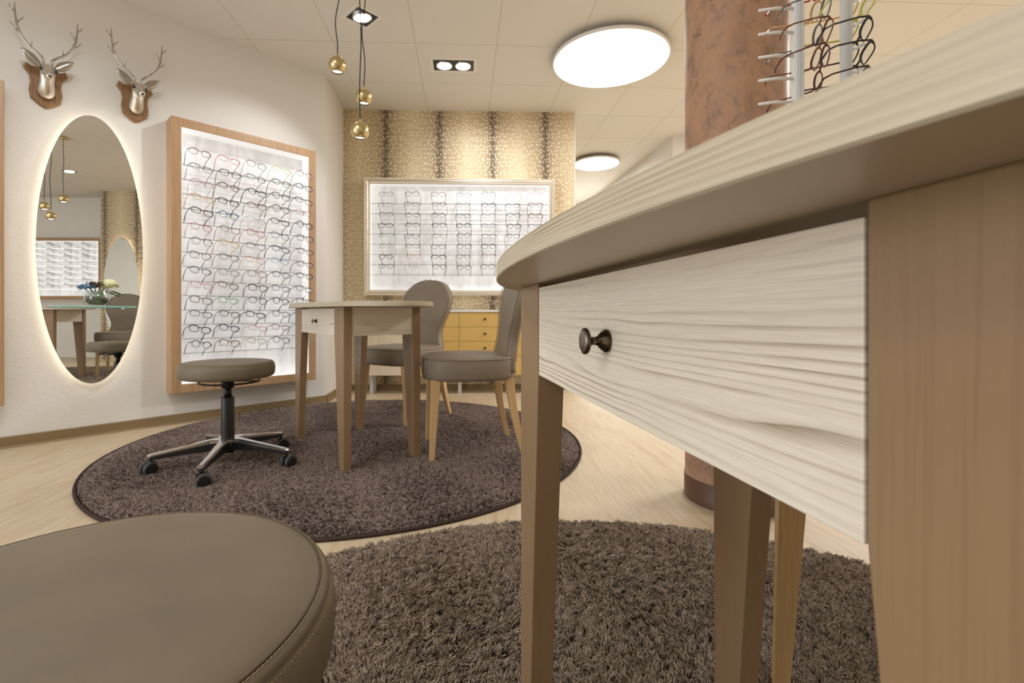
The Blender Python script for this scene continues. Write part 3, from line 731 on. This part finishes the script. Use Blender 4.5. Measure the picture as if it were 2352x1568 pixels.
# tall display on the left wall
Lp = (P1+nB*0.12); 
def sB(px, off=0.12):
    q = on_plane(px, 700, P1+nB*off, nB); return (q-P1).dot(uB)
s0, s1 = sB(393), sB(726)
orgB = P1+uB*s0
shelf_left = [1.643-0.0920*i for i in range(14)]
colsB = [sB(x, 0.16)-s0 for x in (462, 527, 590, 646, 700)]
DK = ['black', 'dark brown', 'dark brown', 'burgundy', 'grey', 'black', 'tortoiseshell brown', 'grey', 'navy blue']
pk = {(0, 0): ('oval', 'tortoiseshell brown', 0.0013), (0, 1): ('rectangular', 'pink', 0.0013), (0, 2): ('square', 'black', 0.0009), (0, 3): ('oval', 'lime yellow', 0.0011), (0, 4): ('round', 'burgundy', 0.0009),
      (1, 0): ('rectangular', 'navy blue', 0.0010), (1, 1): ('square', 'black', 0.0013), (1, 2): ('rectangular', 'black', 0.0011), (2, 0): ('oval', 'pink', 0.0009), (2, 3): ('square', 'black', 0.0014), (3, 0): ('rectangular', 'amber yellow', 0.0012), (3, 4): ('oval', 'red', 0.0009),
      (4, 1): ('round', 'blue', 0.0014), (4, 2): ('oval', 'pale grey', 0.0009), (5, 0): ('oval', 'red', 0.0010), (5, 2): ('square', 'red', 0.0012), (6, 1): ('oval', 'amber yellow', 0.0012), (6, 0): ('round', 'black', 0.0011),
      (7, 2): ('rectangular', 'orange', 0.0010), (7, 3): ('rectangular', 'light blue', 0.0010), (9, 0): ('rectangular', 'pink', 0.0011), (9, 1): ('rectangular', 'tortoiseshell brown', 0.0015), (10, 1): ('oval', 'green', 0.0011),
      (11, 0): ('rectangular', 'navy blue', 0.0012), (11, 3): ('oval', 'black', 0.0013), (12, 2): ('rectangular', 'red', 0.0008), (12, 3): ('rectangular', 'burgundy', 0.0013), (13, 1): ('square', 'burgundy', 0.0014), (13, 2): ('rectangular', 'olive green', 0.0010), (13, 4): ('rectangular', 'pale grey', 0.0011)}
display('tall brown wood framed lit eyewear display on the left wall', orgB, uB, nB, s1-s0, 0.206, 1.915, 0.12, 0.056, M['frame_wood'], shelf_left, 5, 'the tall brown-framed display', DK, pk, colsB)
# wide display on the papered wall
def sD(px, off=0.08):
    q = on_plane(px, 700, P3+nD*off, nD); return (q-P3).dot(uD)
d0_, d1_ = sD(836), sD(1275)
orgD = P3+uD*d0_
shelf_back = [1.692-0.0918*i for i in range(8)]
colsD = [sD(x, 0.16)-d0_ for x in (887, 947, 1008, 1065, 1122, 1179, 1230)]
DK2 = ['black', 'dark brown', 'grey', 'pale grey', 'dark brown', 'grey', 'tortoiseshell brown']
pk2 = {(0, 0): ('square', 'black', 0.0009), (0, 1): ('square', 'black', 0.0012), (0, 5): ('square', 'pale grey', 0.0009), (0, 6): ('rectangular', 'pink', 0.0009), (1, 1): ('rectangular', 'burgundy', 0.0012), (3, 4): ('rectangular', 'blue', 0.0012), (3, 2): ('square', 'dark brown', 0.0013),
       (4, 0): ('rectangular', 'green', 0.0009), (4, 1): ('square', 'navy blue', 0.0013), (6, 1): ('rectangular', 'orange', 0.0010), (6, 4): ('square', 'tortoiseshell brown', 0.0010), (7, 1): ('oval', 'pale grey', 0.0009)}
display('wide champagne framed lit eyewear display on the spotted wallpaper', orgD, uD, nD, d1_-d0_, 0.862, 1.918, 0.09, 0.052, M['champagne'], shelf_back, 7, 'the champagne-framed display', DK2, pk2, colsD, True)
# display on the wall behind the camera, seen in the oval mirror
uR = (wr1-wr0).normalized()
display('brown framed striped display reflected in the oval mirror', wr0+uR*0.22, uR, None, 1.75, 0.93, 1.90, 0.10, 0.05, M['frame_wood'], [1.73-0.092*i for i in range(8)], 6, 'the mirrored display', DK2, {}, [0.2+0.27*i for i in range(6)], False, 'glow_rail')
# frame just entering at the left edge of the picture
a0 = on_plane(10, 700, P1+nA*0.1, nA); sA1 = (a0-P1).dot(uA)
def simple_frame():
    t = thing('eyewear_display', 'brown wooden display frame cut off by the left picture edge', 'display cabinet', (0, 0, 0), 0)
    W = 0.75; o = P1+uA*(sA1-W); ang = math.atan2(uA.y, uA.x); t.location = (o.x, o.y, 0); t.rotation_euler = (0, 0, ang)
    fr = MB(); z0, z1, fw, dp = 0.235, 1.875, 0.056, 0.10
    fr.rings([[(i, y, z0+i), (W-i, y, z0+i), (W-i, y, z1-i), (i, y, z1-i)] for i, y in ((0, -0.002), (0, -dp), (fw, -dp), (fw, -0.004))], True, False, False)
    bevel(fr.build('frame', M['frame_wood'], t), 0.003)
    MB().box(fw-0.002, W-fw+0.002, -0.012, -0.004, z0+fw, z1-fw).build('back_panel', M['backlit'], t)
    for k in range(14): MB().box(fw, W-fw, -0.06, -0.048, 1.64-0.092*k, 1.646-0.092*k).build('glass_rail', M['rail'], t)
simple_frame()

# ------------------------------------------------------------------ oval mirror with glass shelf and vase
def oval_mirror(label, p_c, u, n, a, b, zc, group):
    ang = math.atan2(u.y, u.x)
    t = thing('oval_mirror', label, 'mirror', (p_c.x, p_c.y, 0), ang, group)
    out = [(a*math.cos(2*PI*k/96), zc+b*math.sin(2*PI*k/96)) for k in range(96)]
    yy = -0.040
    mb = MB(); mb.add([(x, yy, z) for x, z in out], [tuple(range(96))]); mb.build('mirror_glass', M['mirror'], t)
    mb = MB(); mb.rings([[(x, yy+0.0002, z) for x, z in out], [(x, yy+0.006, z) for x, z in out]], True, False); mb.add([(x, yy+0.006, z) for x, z in out], [tuple(range(96))])
    mb.build('backing', M['mirror_back'], t)
    k_ = [((a-0.045)*math.cos(2*PI*k/96), -0.026, zc+(b-0.045)*math.sin(2*PI*k/96)) for k in range(96)]
    MB().tube(k_, 0.005, 6, True).build('led_strip', M['led_halo'], t)
    ins = [((a-0.07)*math.cos(2*PI*k/64), zc+(b-0.07)*math.sin(2*PI*k/64)) for k in range(64)]
    MB().rings([[(x, y, z) for x, z in ins] for y in (-0.034, -0.001)], True, True).build('spacer', M['mirror_back'], t)
    return t
nA_pl = nA; q1 = on_plane(82, 572, P1+nA*0.04, nA); q2 = on_plane(328, 572, P1+nA*0.04, nA)
sa, sb = (q1-P1).dot(uA), (q2-P1).dot(uA); mc = P1+uA*((sa+sb)/2)
ztop = on_plane(205, 264, P1+nA*0.04, nA).z; zbot = on_plane(205, 881, P1+nA*0.04, nA).z
oval_mirror('tall backlit oval mirror on the left wall', mc, uA, nA, (sb-sa)/2, (ztop-zbot)/2, (ztop+zbot)/2, None)
angA = math.atan2(uA.y, uA.x)
zsh = on_plane(205, 704, P1+nA*0.14, nA).z
sh = thing('glass_shelf', 'narrow clear glass shelf in front of the oval mirror', 'shelf', (mc.x, mc.y, zsh), angA)
hw = (sb-sa)/2*0.84
g = MB(); g.prism([(-hw, -0.044), (hw, -0.044), (hw, -0.15), (hw-0.02, -0.17), (-hw+0.02, -0.17), (-hw, -0.15)], -0.004, 0.004, False); g.build('pane', M['clear'], sh)
MB().box(-hw+0.02, hw-0.02, -0.1715, -0.170, -0.004, 0.004).build('edge', M['glass_edge'], sh)
for s_ in (-1, 1): MB().tube([(s_*hw*0.7, -0.041, -0.010), (s_*hw*0.7, -0.065, -0.010)], 0.006, 10).build('bracket', M['chrome'], sh)
vp = mc+nA*0.110+uA*0.02
va = thing('flower_vase', 'small round glass bowl with a cream flower on the glass shelf', 'vase', (vp.x, vp.y, zsh+0.0042), angA)
vp_ = [(0.030, 0), (0.048, 0.006), (0.062, 0.025), (0.066, 0.045), (0.060, 0.066), (0.046, 0.084), (0.044, 0.090), (0.042, 0.088), (0.044, 0.080), (0.057, 0.064), (0.063, 0.045), (0.059, 0.027), (0.044, 0.009), (0.001, 0.006)]
MB().lathe(vp_, 32).build('bowl', M['clear'], va)
MB().lathe([(0.001, 0.007), (0.043, 0.010), (0.057, 0.027), (0.0605, 0.045), (0.0605, 0.050), (0.001, 0.050)], 32).build('water', M['water'], va)
fl_ = MB(); rs = random.Random(2)
fl_.lathe([(0.001, -0.020), (0.020, -0.014), (0.030, 0.0), (0.030, 0.012), (0.024, 0.024), (0.014, 0.030), (0.004, 0.027), (0.001, 0.022)], 20, T(0.045, -0.012, 0.122))
for k in range(26):
    a = rs.uniform(0, 2*PI); r_ = 0.032*math.sqrt(rs.random()); 
    m4 = T(0.045+r_*math.cos(a), -0.012+r_*0.9*math.sin(a), 0.112+0.034*rs.random(), rs.uniform(-.8, .8), rs.uniform(-.8, .8), a)
    fl_.add([(0, -0.014, 0), (0.016, 0, 0.006), (0, 0.014, 0), (-0.008, 0, -0.003), (0.004, 0, 0.002)], [(0, 1, 4), (1, 2, 4), (2, 3, 4), (3, 0, 4)], True, 0, m4)
fl_.build('cream_flower', M['petal'], va)
b_ = MB()
for k in range(40):
    a = rs.uniform(0, 2*PI); r_ = 0.03*math.sqrt(rs.random()); m4 = T(-0.045+r_*math.cos(a), r_*math.sin(a), 0.098+0.02*rs.random(), rs.uniform(-.9, .9), rs.uniform(-.9, .9), a)
    b_.add([(0, -0.010, 0), (0.011, 0, 0.004), (0, 0.010, 0), (-0.007, 0, -0.003), (0.003, 0, 0.002)], [(0, 1, 4), (1, 2, 4), (2, 3, 4), (3, 0, 4)], True, 0, m4)
b_.build('blue_flower', M['petal_blue'], va)
b_ = MB()
for k in range(60):
    a = rs.uniform(0, 2*PI); r_ = 0.034*math.sqrt(rs.random()); p = Vector((-0.008+r_*math.cos(a), r_*math.sin(a), 0.105+0.03*rs.random()))
    b_.lathe([(0.001, -0.005), (0.005, 0), (0.001, 0.005)], 6, T(p.x, p.y, p.z))
b_.build('seed_heads', M['twig'], va)
lf = MB()
for a, L_ in ((-0.2, 0.10), (0.25, 0.075)):
    m4 = T(0.035, 0, 0.09, 0, 0.3, a)
    lf.add([(0, 0, 0), (L_*0.35, -0.018, 0.004), (L_*0.35, 0.018, 0.004), (L_*0.7, -0.014, 0), (L_*0.7, 0.014, 0), (L_, 0, -0.008), (L_*0.35, 0, -0.002), (L_*0.7, 0, -0.005)], [(0, 1, 6), (0, 6, 2), (1, 3, 7, 6), (6, 7, 4, 2), (3, 5, 7), (7, 5, 4)], True, 0, m4)
lf.build('leaf', M['leaf'], va)
st_ = MB()
for k in range(5):
    st_.tube([(0.02*(k-2), 0, 0.10), (0.006*(k-2), 0.01, 0.05), (-0.01*(k-2), 0.0, 0.012)], 0.0022, 6)
st_.build('stem', M['leaf'], va)
# second mirror on the pier
uP = (pb-pa).normalized(); nP = Vector((uP.y, -uP.x, 0))
pc = pa+uP*0.90
oval_mirror('oval mirror on the papered pier, seen inside the left mirror', pc, uP, nP, 0.27, 0.78, 1.07, None)

# ------------------------------------------------------------------ deer heads
def deer(label, px, py, sc=1.0):
    q = on_plane(px, py, P1+nA*0.02, nA)
    t = thing('deer_head_trophy', label, 'wall trophy', tuple(q-nA*0.02), angA, 'silver deer heads')
    # plaque (local x along wall, -y into room)
    half = [(0.0, -0.185), (0.035, -0.168), (0.082, -0.128), (0.092, -0.07), (0.084, -0.01), (0.090, 0.035), (0.122, 0.080), (0.108, 0.118), (0.080, 0.098), (0.050, 0.108), (0.03, 0.125), (0.0, 0.135)]
    out = half+[(-x, z) for x, z in reversed(half[1:-1])]
    mb = MB(); rg = [[(x*k, y, z*k) for x, z in out] for k, y in ((1, -0.001), (1, -0.016), (0.93, -0.024))]
    mb.rings(rg, True, True, False).build('plaque', M['plaque_wood'], t)
    # neck and head: one continuous body
    body = MB(); N = 20
    def ell(c, rx, rz, ax):      # ring around centre c, plane perpendicular to ax
        ax = Vector(ax).normalized(); e1 = Vector((1, 0, 0)); e2 = ax.cross(e1).normalized()
        return [Vector(c)+e1*rx*math.cos(2*PI*k/N)+e2*rz*math.sin(2*PI*k/N) for k in range(N)]
    rings = [ell((0, -0.022, -0.075), 0.058, 0.072, (0, -1, 0.25)), ell((0, -0.055, -0.060), 0.050, 0.062, (0, -1, 0.6)), ell((0, -0.088, -0.025), 0.042, 0.052, (0, -1, 1.1)),
             ell((0, -0.112, 0.018), 0.040, 0.048, (0, -1, 1.0)), ell((0, -0.135, 0.050), 0.046, 0.050, (0, -1, 0.1)), ell((0, -0.165, 0.045), 0.045, 0.045, (0, -1, -0.4)),
             ell((0, -0.195, 0.022), 0.030, 0.034, (0, -1, -0.7)), ell((0, -0.222, -0.004), 0.021, 0.025, (0, -1, -0.8)), ell((0, -0.245, -0.024), 0.023, 0.025, (0, -1, -0.7)), ell((0, -0.258, -0.034), 0.016, 0.017, (0, -1, -0.6)), ell((0, -0.262, -0.037), 0.004, 0.004, (0, -1, -0.6))]
    ho = body.rings(rings).build('head', M['silver'], t)
    sb_ = ho.modifiers.new('sub', 'SUBSURF'); sb_.levels = 1; sb_.render_levels = 2
    MB().lathe([(0.001, -0.010), (0.011, -0.006), (0.013, 0.0), (0.008, 0.007), (0.001, 0.009)], 14, T(0, -0.257, -0.028)).build('nose', M['black_metal'], t)
    for s_ in (-1, 1):
        MB().lathe([(0.001, -0.013), (0.009, -0.009), (0.013, 0), (0.009, 0.009), (0.001, 0.013)], 14, T(s_*0.038, -0.178, 0.040)).build('eye', M['black'], t)
        # ear: cupped leaf, pointing up and out
        ear = MB(); rr = []
        for k in range(9):
            f = k/8; w_ = 0.032*math.sin(PI*min(1, f*0.92+0.08))**0.8+0.001
            c = Vector((s_*(0.040+0.100*f), -0.128-0.010*f, 0.075+0.085*f)); ring = []
            for j in range(10):
                a = 2*PI*j/10; q = w_*math.sin(a)
                ring.append(c+Vector((-s_*0.6*q, 0.006*math.cos(a)+6.0*q*q, 0.75*q)))
            rr.append(ring)
        ear.rings(rr); ear.build('ear', M['silver_smooth'], t)
        an = MB()
        main = [(s_*0.018, -0.125, 0.090), (s_*0.028, -0.118, 0.140), (s_*0.055, -0.105, 0.172), (s_*0.095, -0.095, 0.205), (s_*0.135, -0.090, 0.265), (s_*0.160, -0.090, 0.340), (s_*0.166, -0.092, 0.410), (s_*0.170, -0.095, 0.480)]
        an.tube(main, [0.0095, 0.0085, 0.008, 0.0075, 0.007, 0.0065, 0.0055, 0.002], 8)
        for b0, b1 in (((s_*0.085, -0.095, 0.198), (s_*0.080, -0.120, 0.235)), ((s_*0.142, -0.090, 0.285), (s_*0.195, -0.085, 0.345)), ((s_*0.160, -0.090, 0.340), (s_*0.122, -0.100, 0.395)), ((s_*0.166, -0.092, 0.415), (s_*0.200, -0.090, 0.460))):
            an.tube([b0, ((b0[0]+b1[0])/2+s_*0.004, (b0[1]+b1[1])/2, (b0[2]+b1[2])/2-0.003), b1], [0.006, 0.005, 0.0015], 6)
        an.build('antler', M['silver_smooth'], t)
    for ch in [c for c in bpy.data.objects if c.parent == t]: ch.scale = (sc, sc, sc)
    return t
deer('silver deer head on a wooden plaque, left of the two trophies', 106, 190, 0.74)
deer('silver deer head on a wooden plaque, right of the two trophies', 311, 228, 0.74)

# ------------------------------------------------------------------ dresser
ydr = P3 + nD*0.0
def s_of(px, off): q = on_plane(px, 800, P3+nD*off, nD); return (q-P3).dot(uD)
OFF = 0.24
x0, xm, xv1, xe = s_of(843, OFF), s_of(948, OFF), s_of(1055, OFF), s_of(1173, OFF)
dr = thing('sideboard', 'low sideboard with mustard yellow drawers under the champagne display', 'sideboard', tuple(P3), math.atan2(uD.y, uD.x))
zb_, zt_ = 0.165, 0.715
MB().box(x0, xe+0.45, -OFF+0.018, -0.02, zb_, zt_).build('body', M['white'], dr)
MB().box(x0-0.01, xe+0.46, -OFF-0.008, -0.015, zt_, zt_+0.018).build('worktop', M['white'], dr)
door = bevel(MB().box(x0, xm-0.002, -OFF, -OFF+0.018, zb_, zt_-0.003).build('door', M['door_wood'], dr), 0.002)
hts = [zt_-0.004, zt_-0.131, zt_-0.256, zt_-0.381, zb_-0.0]
for a, b, kx in ((xm+0.002, xv1-0.0015, None), (xv1+0.0015, xe-0.0015, (xv1+xe)/2), (xe+0.0015, xe+0.45, xe+0.22)):
    for i in range(4):
        d = bevel(MB().box(a, b, -OFF, -OFF+0.018, hts[i+1]+0.0015, hts[i]-0.0015).build('drawer', M['yellow'], dr), 0.0015)
        kx_ = kx if kx else (a+b)/2
        zk = (hts[i+1]+hts[i])/2+0.005
        MB().lathe([(0.010, 0), (0.010, 0.003), (0.005, 0.006), (0.004, 0.014), (0.011, 0.018), (0.011, 0.021), (0.001, 0.022)], 20, T(kx_, -OFF, zk, rx=PI/2)).build('knob', M['bronze'], d)
for fx in (x0+0.03, s_of(1056, OFF-0.04), xe+0.4):
    for fy in (-OFF+0.05, -0.06):
        MB().box(fx-0.015, fx+0.015, fy-0.015, fy+0.015, 0.0, zb_, bev=0.002).build('foot', M['alu_foot'], dr)

# ------------------------------------------------------------------ column
cc = Vector((0.934, 1.814, 0)); CR = 0.173
c_ = thing('round_column', 'round copper brown plastered column behind the foreground table', 'column', tuple(cc))
MB().lathe([(CR, 0.09), (CR, CEIL-0.001)], 96, None, 0, True, False).build('shaft', M['copper'], c_)
MB().lathe([(CR+0.003, 0.006), (CR+0.003, 0.092), (CR, 0.093)], 96, None, 0, True, False).build('plinth', M['dark_brown'], c_)
MB().lathe([(CR+0.010, 0.0), (CR+0.010, 0.004), (CR+0.002, 0.007)], 96, None, 0, True, False).build('floor_ring', mat('taupe sealing ring', srgb(150, 132, 112), 0.6), c_)

# ------------------------------------------------------------------ hanging acrylic eyewear rack by the column
ra = thing('eyewear_rack', 'clear acrylic rod rack carrying eyeglasses in front of the copper column', 'eyewear rack', (0.807, 1.25, 0))
SP = 0.0597
z_ar = [CH+(CY-y)/F*1.25 for y in (235, 181, 128, 75, 20, -33, -86)]
for k, dx in enumerate((0.0, 0.125)):
    MB().box(dx-0.012, dx+0.012, -0.010, 0.010, 1.10, CEIL, bev=0.003).build('rod', M['acrylic'], ra)
    MB().box(dx-0.03, dx+0.03, 0.03, 0.042, 1.10, CEIL).build('rod', M['acrylic'], ra) if False else None
    MB().box(dx-0.0005, dx+0.0005, -0.0108, -0.0098, 1.10, CEIL).build('slot', M['alu_foot'], ra)
for z in z_ar:
    MB().tube([(-0.010, 0, z), (-0.055, 0, z+0.001), (-0.102, -0.002, z-0.006)], [0.0042, 0.0042, 0.0036], 8).build('hook', M['white'], ra)
    MB().tube([(0.135, 0, z+0.012), (0.158, -0.02, z+0.020)], [0.003, 0.005], 8).build('hook', M['acrylic'], ra)
gm = [('burgundy', 'oval'), ('tortoiseshell brown', 'rectangular'), ('grey', 'oval'), ('gold', 'round'), ('red', 'rectangular'), ('black', 'square'), ('grey', 'oval')]
gm2 = [('dark brown', 'oval'), ('black', 'rectangular'), ('black', 'square'), ('lime yellow', 'rectangular'), ('gold', 'oval'), ('grey', 'oval'), ('black', 'oval')]
lvl = ['lowest visible', 'second lowest', 'third lowest', 'fourth lowest', 'fifth lowest', 'sixth lowest', 'seventh lowest']
for i in range(5):
    z = z_ar[i]
    place_glasses(gm[i][1], gm[i][0], 0.0014, (0.807+0.040, 1.25-0.030, z+0.070), (math.radians(-36), 0, math.radians(74+(i*7)%11)), '%s %s eyeglasses on the %s hook of the rack left rod' % (gm[i][0], gm[i][1], lvl[i]), 'eyeglasses on the acrylic rack')
    place_glasses(gm2[i][1], gm2[i][0], 0.0016, (0.807+0.150, 1.25-0.010, z+0.030), (math.radians(-24), 0, math.radians(78+(i*5)%9)), '%s %s eyeglasses on the %s hook of the rack right rod' % (gm2[i][0], gm2[i][1], lvl[i]), 'eyeglasses on the acrylic rack')

# ------------------------------------------------------------------ ceiling lamps
def round_lamp(label, x, y, R):
    t = thing('round_ceiling_lamp', label, 'ceiling lamp', (x, y, 0), 0, 'flat round ceiling lamps')
    z = CEIL-0.055
    MB().lathe([(R, z), (R+0.008, z+0.001), (R+0.010, z+0.008), (R+0.008, z+0.022), (R-0.02, z+0.024), (0.001, z+0.024)], 128).build('rim', M['white'], t)
    MB().lathe([(0.001, z-0.0005), (R-0.002, z-0.0005), (R, z+0.001)], 128, None, 0, False, False).build('diffuser', M['lamp_white'], t)
    MB().lathe([(0.12, z+0.024), (0.12, CEIL)], 48).build('mount', M['white'], t)
round_lamp('large round white ceiling lamp left of the copper column', 0.889, 3.461, 0.399)
round_lamp('small distant round white ceiling lamp beyond the wallpapered wall', 1.336, 5.84, 0.262)
def downlight(label, x, y, rot, w_, d_, lamps, tilt):
    t = thing('recessed_downlight', label, 'ceiling spotlight', (x, y, CEIL), rot, 'recessed ceiling spotlights')
    b = 0.022
    fr = MB().rings([[(-w_/2+i, -d_/2+i, z), (w_/2-i, -d_/2+i, z), (w_/2-i, d_/2-i, z), (-w_/2+i, d_/2-i, z)] for i, z in ((0, 0.0), (0, -0.003), (b, -0.003), (b, 0.0))], True, False, False)
    fr.build('trim', M['white'], t)
    MB().box(-w_/2+b, w_/2-b, -d_/2+b, d_/2-b, -0.0015, 0.0).build('housing', M['black'], t)
    for lx in lamps:
        m4 = T(lx, 0, -0.006, tilt, 0, 0)
        MB().lathe([(0.052, -0.004), (0.060, -0.006), (0.062, 0.004), (0.058, 0.008)], 40, m4, 0, True, False).build('reflector', M['chrome'], t)
        MB().lathe([(0.001, -0.004), (0.035, -0.0035), (0.053, -0.001)], 40, m4, 0, False, False).build('lens', M['lamp_small'], t)
downlight('twin recessed spotlight near the wallpapered wall', (1042-CX)/F*3.62, 3.62, 0.045, 0.345, 0.20, (-0.07, 0.07), 0.0)
downlight('square recessed spotlight beside the hanging pendants', -0.775, 3.03, math.radians(-45), 0.19, 0.19, (0.0,), 0.12)

# ------------------------------------------------------------------ pendants
def pendant(label, px, py, d, wob, c=None):
    c = c or atY(px, py, d)
    t = thing('globe_pendant', label, 'pendant lamp', tuple(c), 0, 'brass globe pendants')
    R = 0.045
    n = 40; prof = []
    for k in range(26):
        a = math.radians(40+(179-40)*k/25) ; prof.append((R*math.sin(a), -R*math.cos(a)))
    tilt = T(0, 0, 0, 0.10, 0.05, 0)
    MB().lathe(prof, 48, tilt, 0, True, False).build('globe', M['brass'], t)
    ao = math.radians(40)
    MB().lathe([(R*math.sin(ao), -R*math.cos(ao)), (R*math.sin(ao)-0.001, -R*math.cos(ao)-0.001), (R*math.sin(ao)-0.004, -R*math.cos(ao)+0.001), (R*math.sin(ao)-0.006, -R*math.cos(ao)+0.008)], 40, tilt, 0, True, False).build('rim', M['bronze'], t)
    MB().lathe([(0.001, -R*math.cos(ao)+0.004), (R*math.sin(ao)-0.002, -R*math.cos(ao)+0.004)], 40, tilt, 0, False, False).build('led_insert', M['lamp_warm'], t)
    MB().lathe([(0.006, 0.043), (0.0055, 0.050), (0.0045, 0.052), (0.0045, 0.060), (0.003, 0.062)], 20).build('cap', M['brass'], t)
    top = CEIL-c.z
    pts = []
    for k in range(30):
        f = k/29; a = math.sin(f*PI)
        pts.append((a*wob*math.sin(f*9+px), a*wob*0.5*math.cos(f*7), 0.060+(top-0.060)*f))
    MB().tube(pts, 0.0028, 8).build('cord', M['cord'], t)
    MB().lathe([(0.045, top), (0.045, top-0.018), (0.040, top-0.022), (0.004, top-0.024)], 32).build('canopy', M['brass'], t)
    sp_ = spot('pendant_beam', (c.x, c.y, c.z-0.03), (c.x, c.y, 0), 2.5, 80, 0.8, (1, 0.8, 0.6), 0.02); sp_.parent = None
pendant('brass globe pendant hanging highest, left of the other two', 775, 150, 2.53, 0.012)
pendant('brass globe pendant at middle height of the three', 836, 223, 2.66, 0.010)
pendant('brass globe pendant hanging lowest of the three', 827, 301, 2.41, 0.006)
pendant('brass globe pendant above the foreground table, highest of the mirrored trio', 3, 0, 0, 0.008, Vector((0.29, 0.71, 1.91)))
pendant('brass globe pendant above the foreground table, middle one of the mirrored trio', 5, 0, 0, 0.008, Vector((0.24, 0.56, 1.82)))
pendant('brass globe pendant above the foreground table, lowest of the mirrored trio', 8, 0, 0, 0.008, Vector((0.14, 0.70, 1.70)))
downlight('square recessed spotlight seen only in the oval mirror', 1.57, -0.17, 0.3, 0.19, 0.19, (0.0,), 0.1)
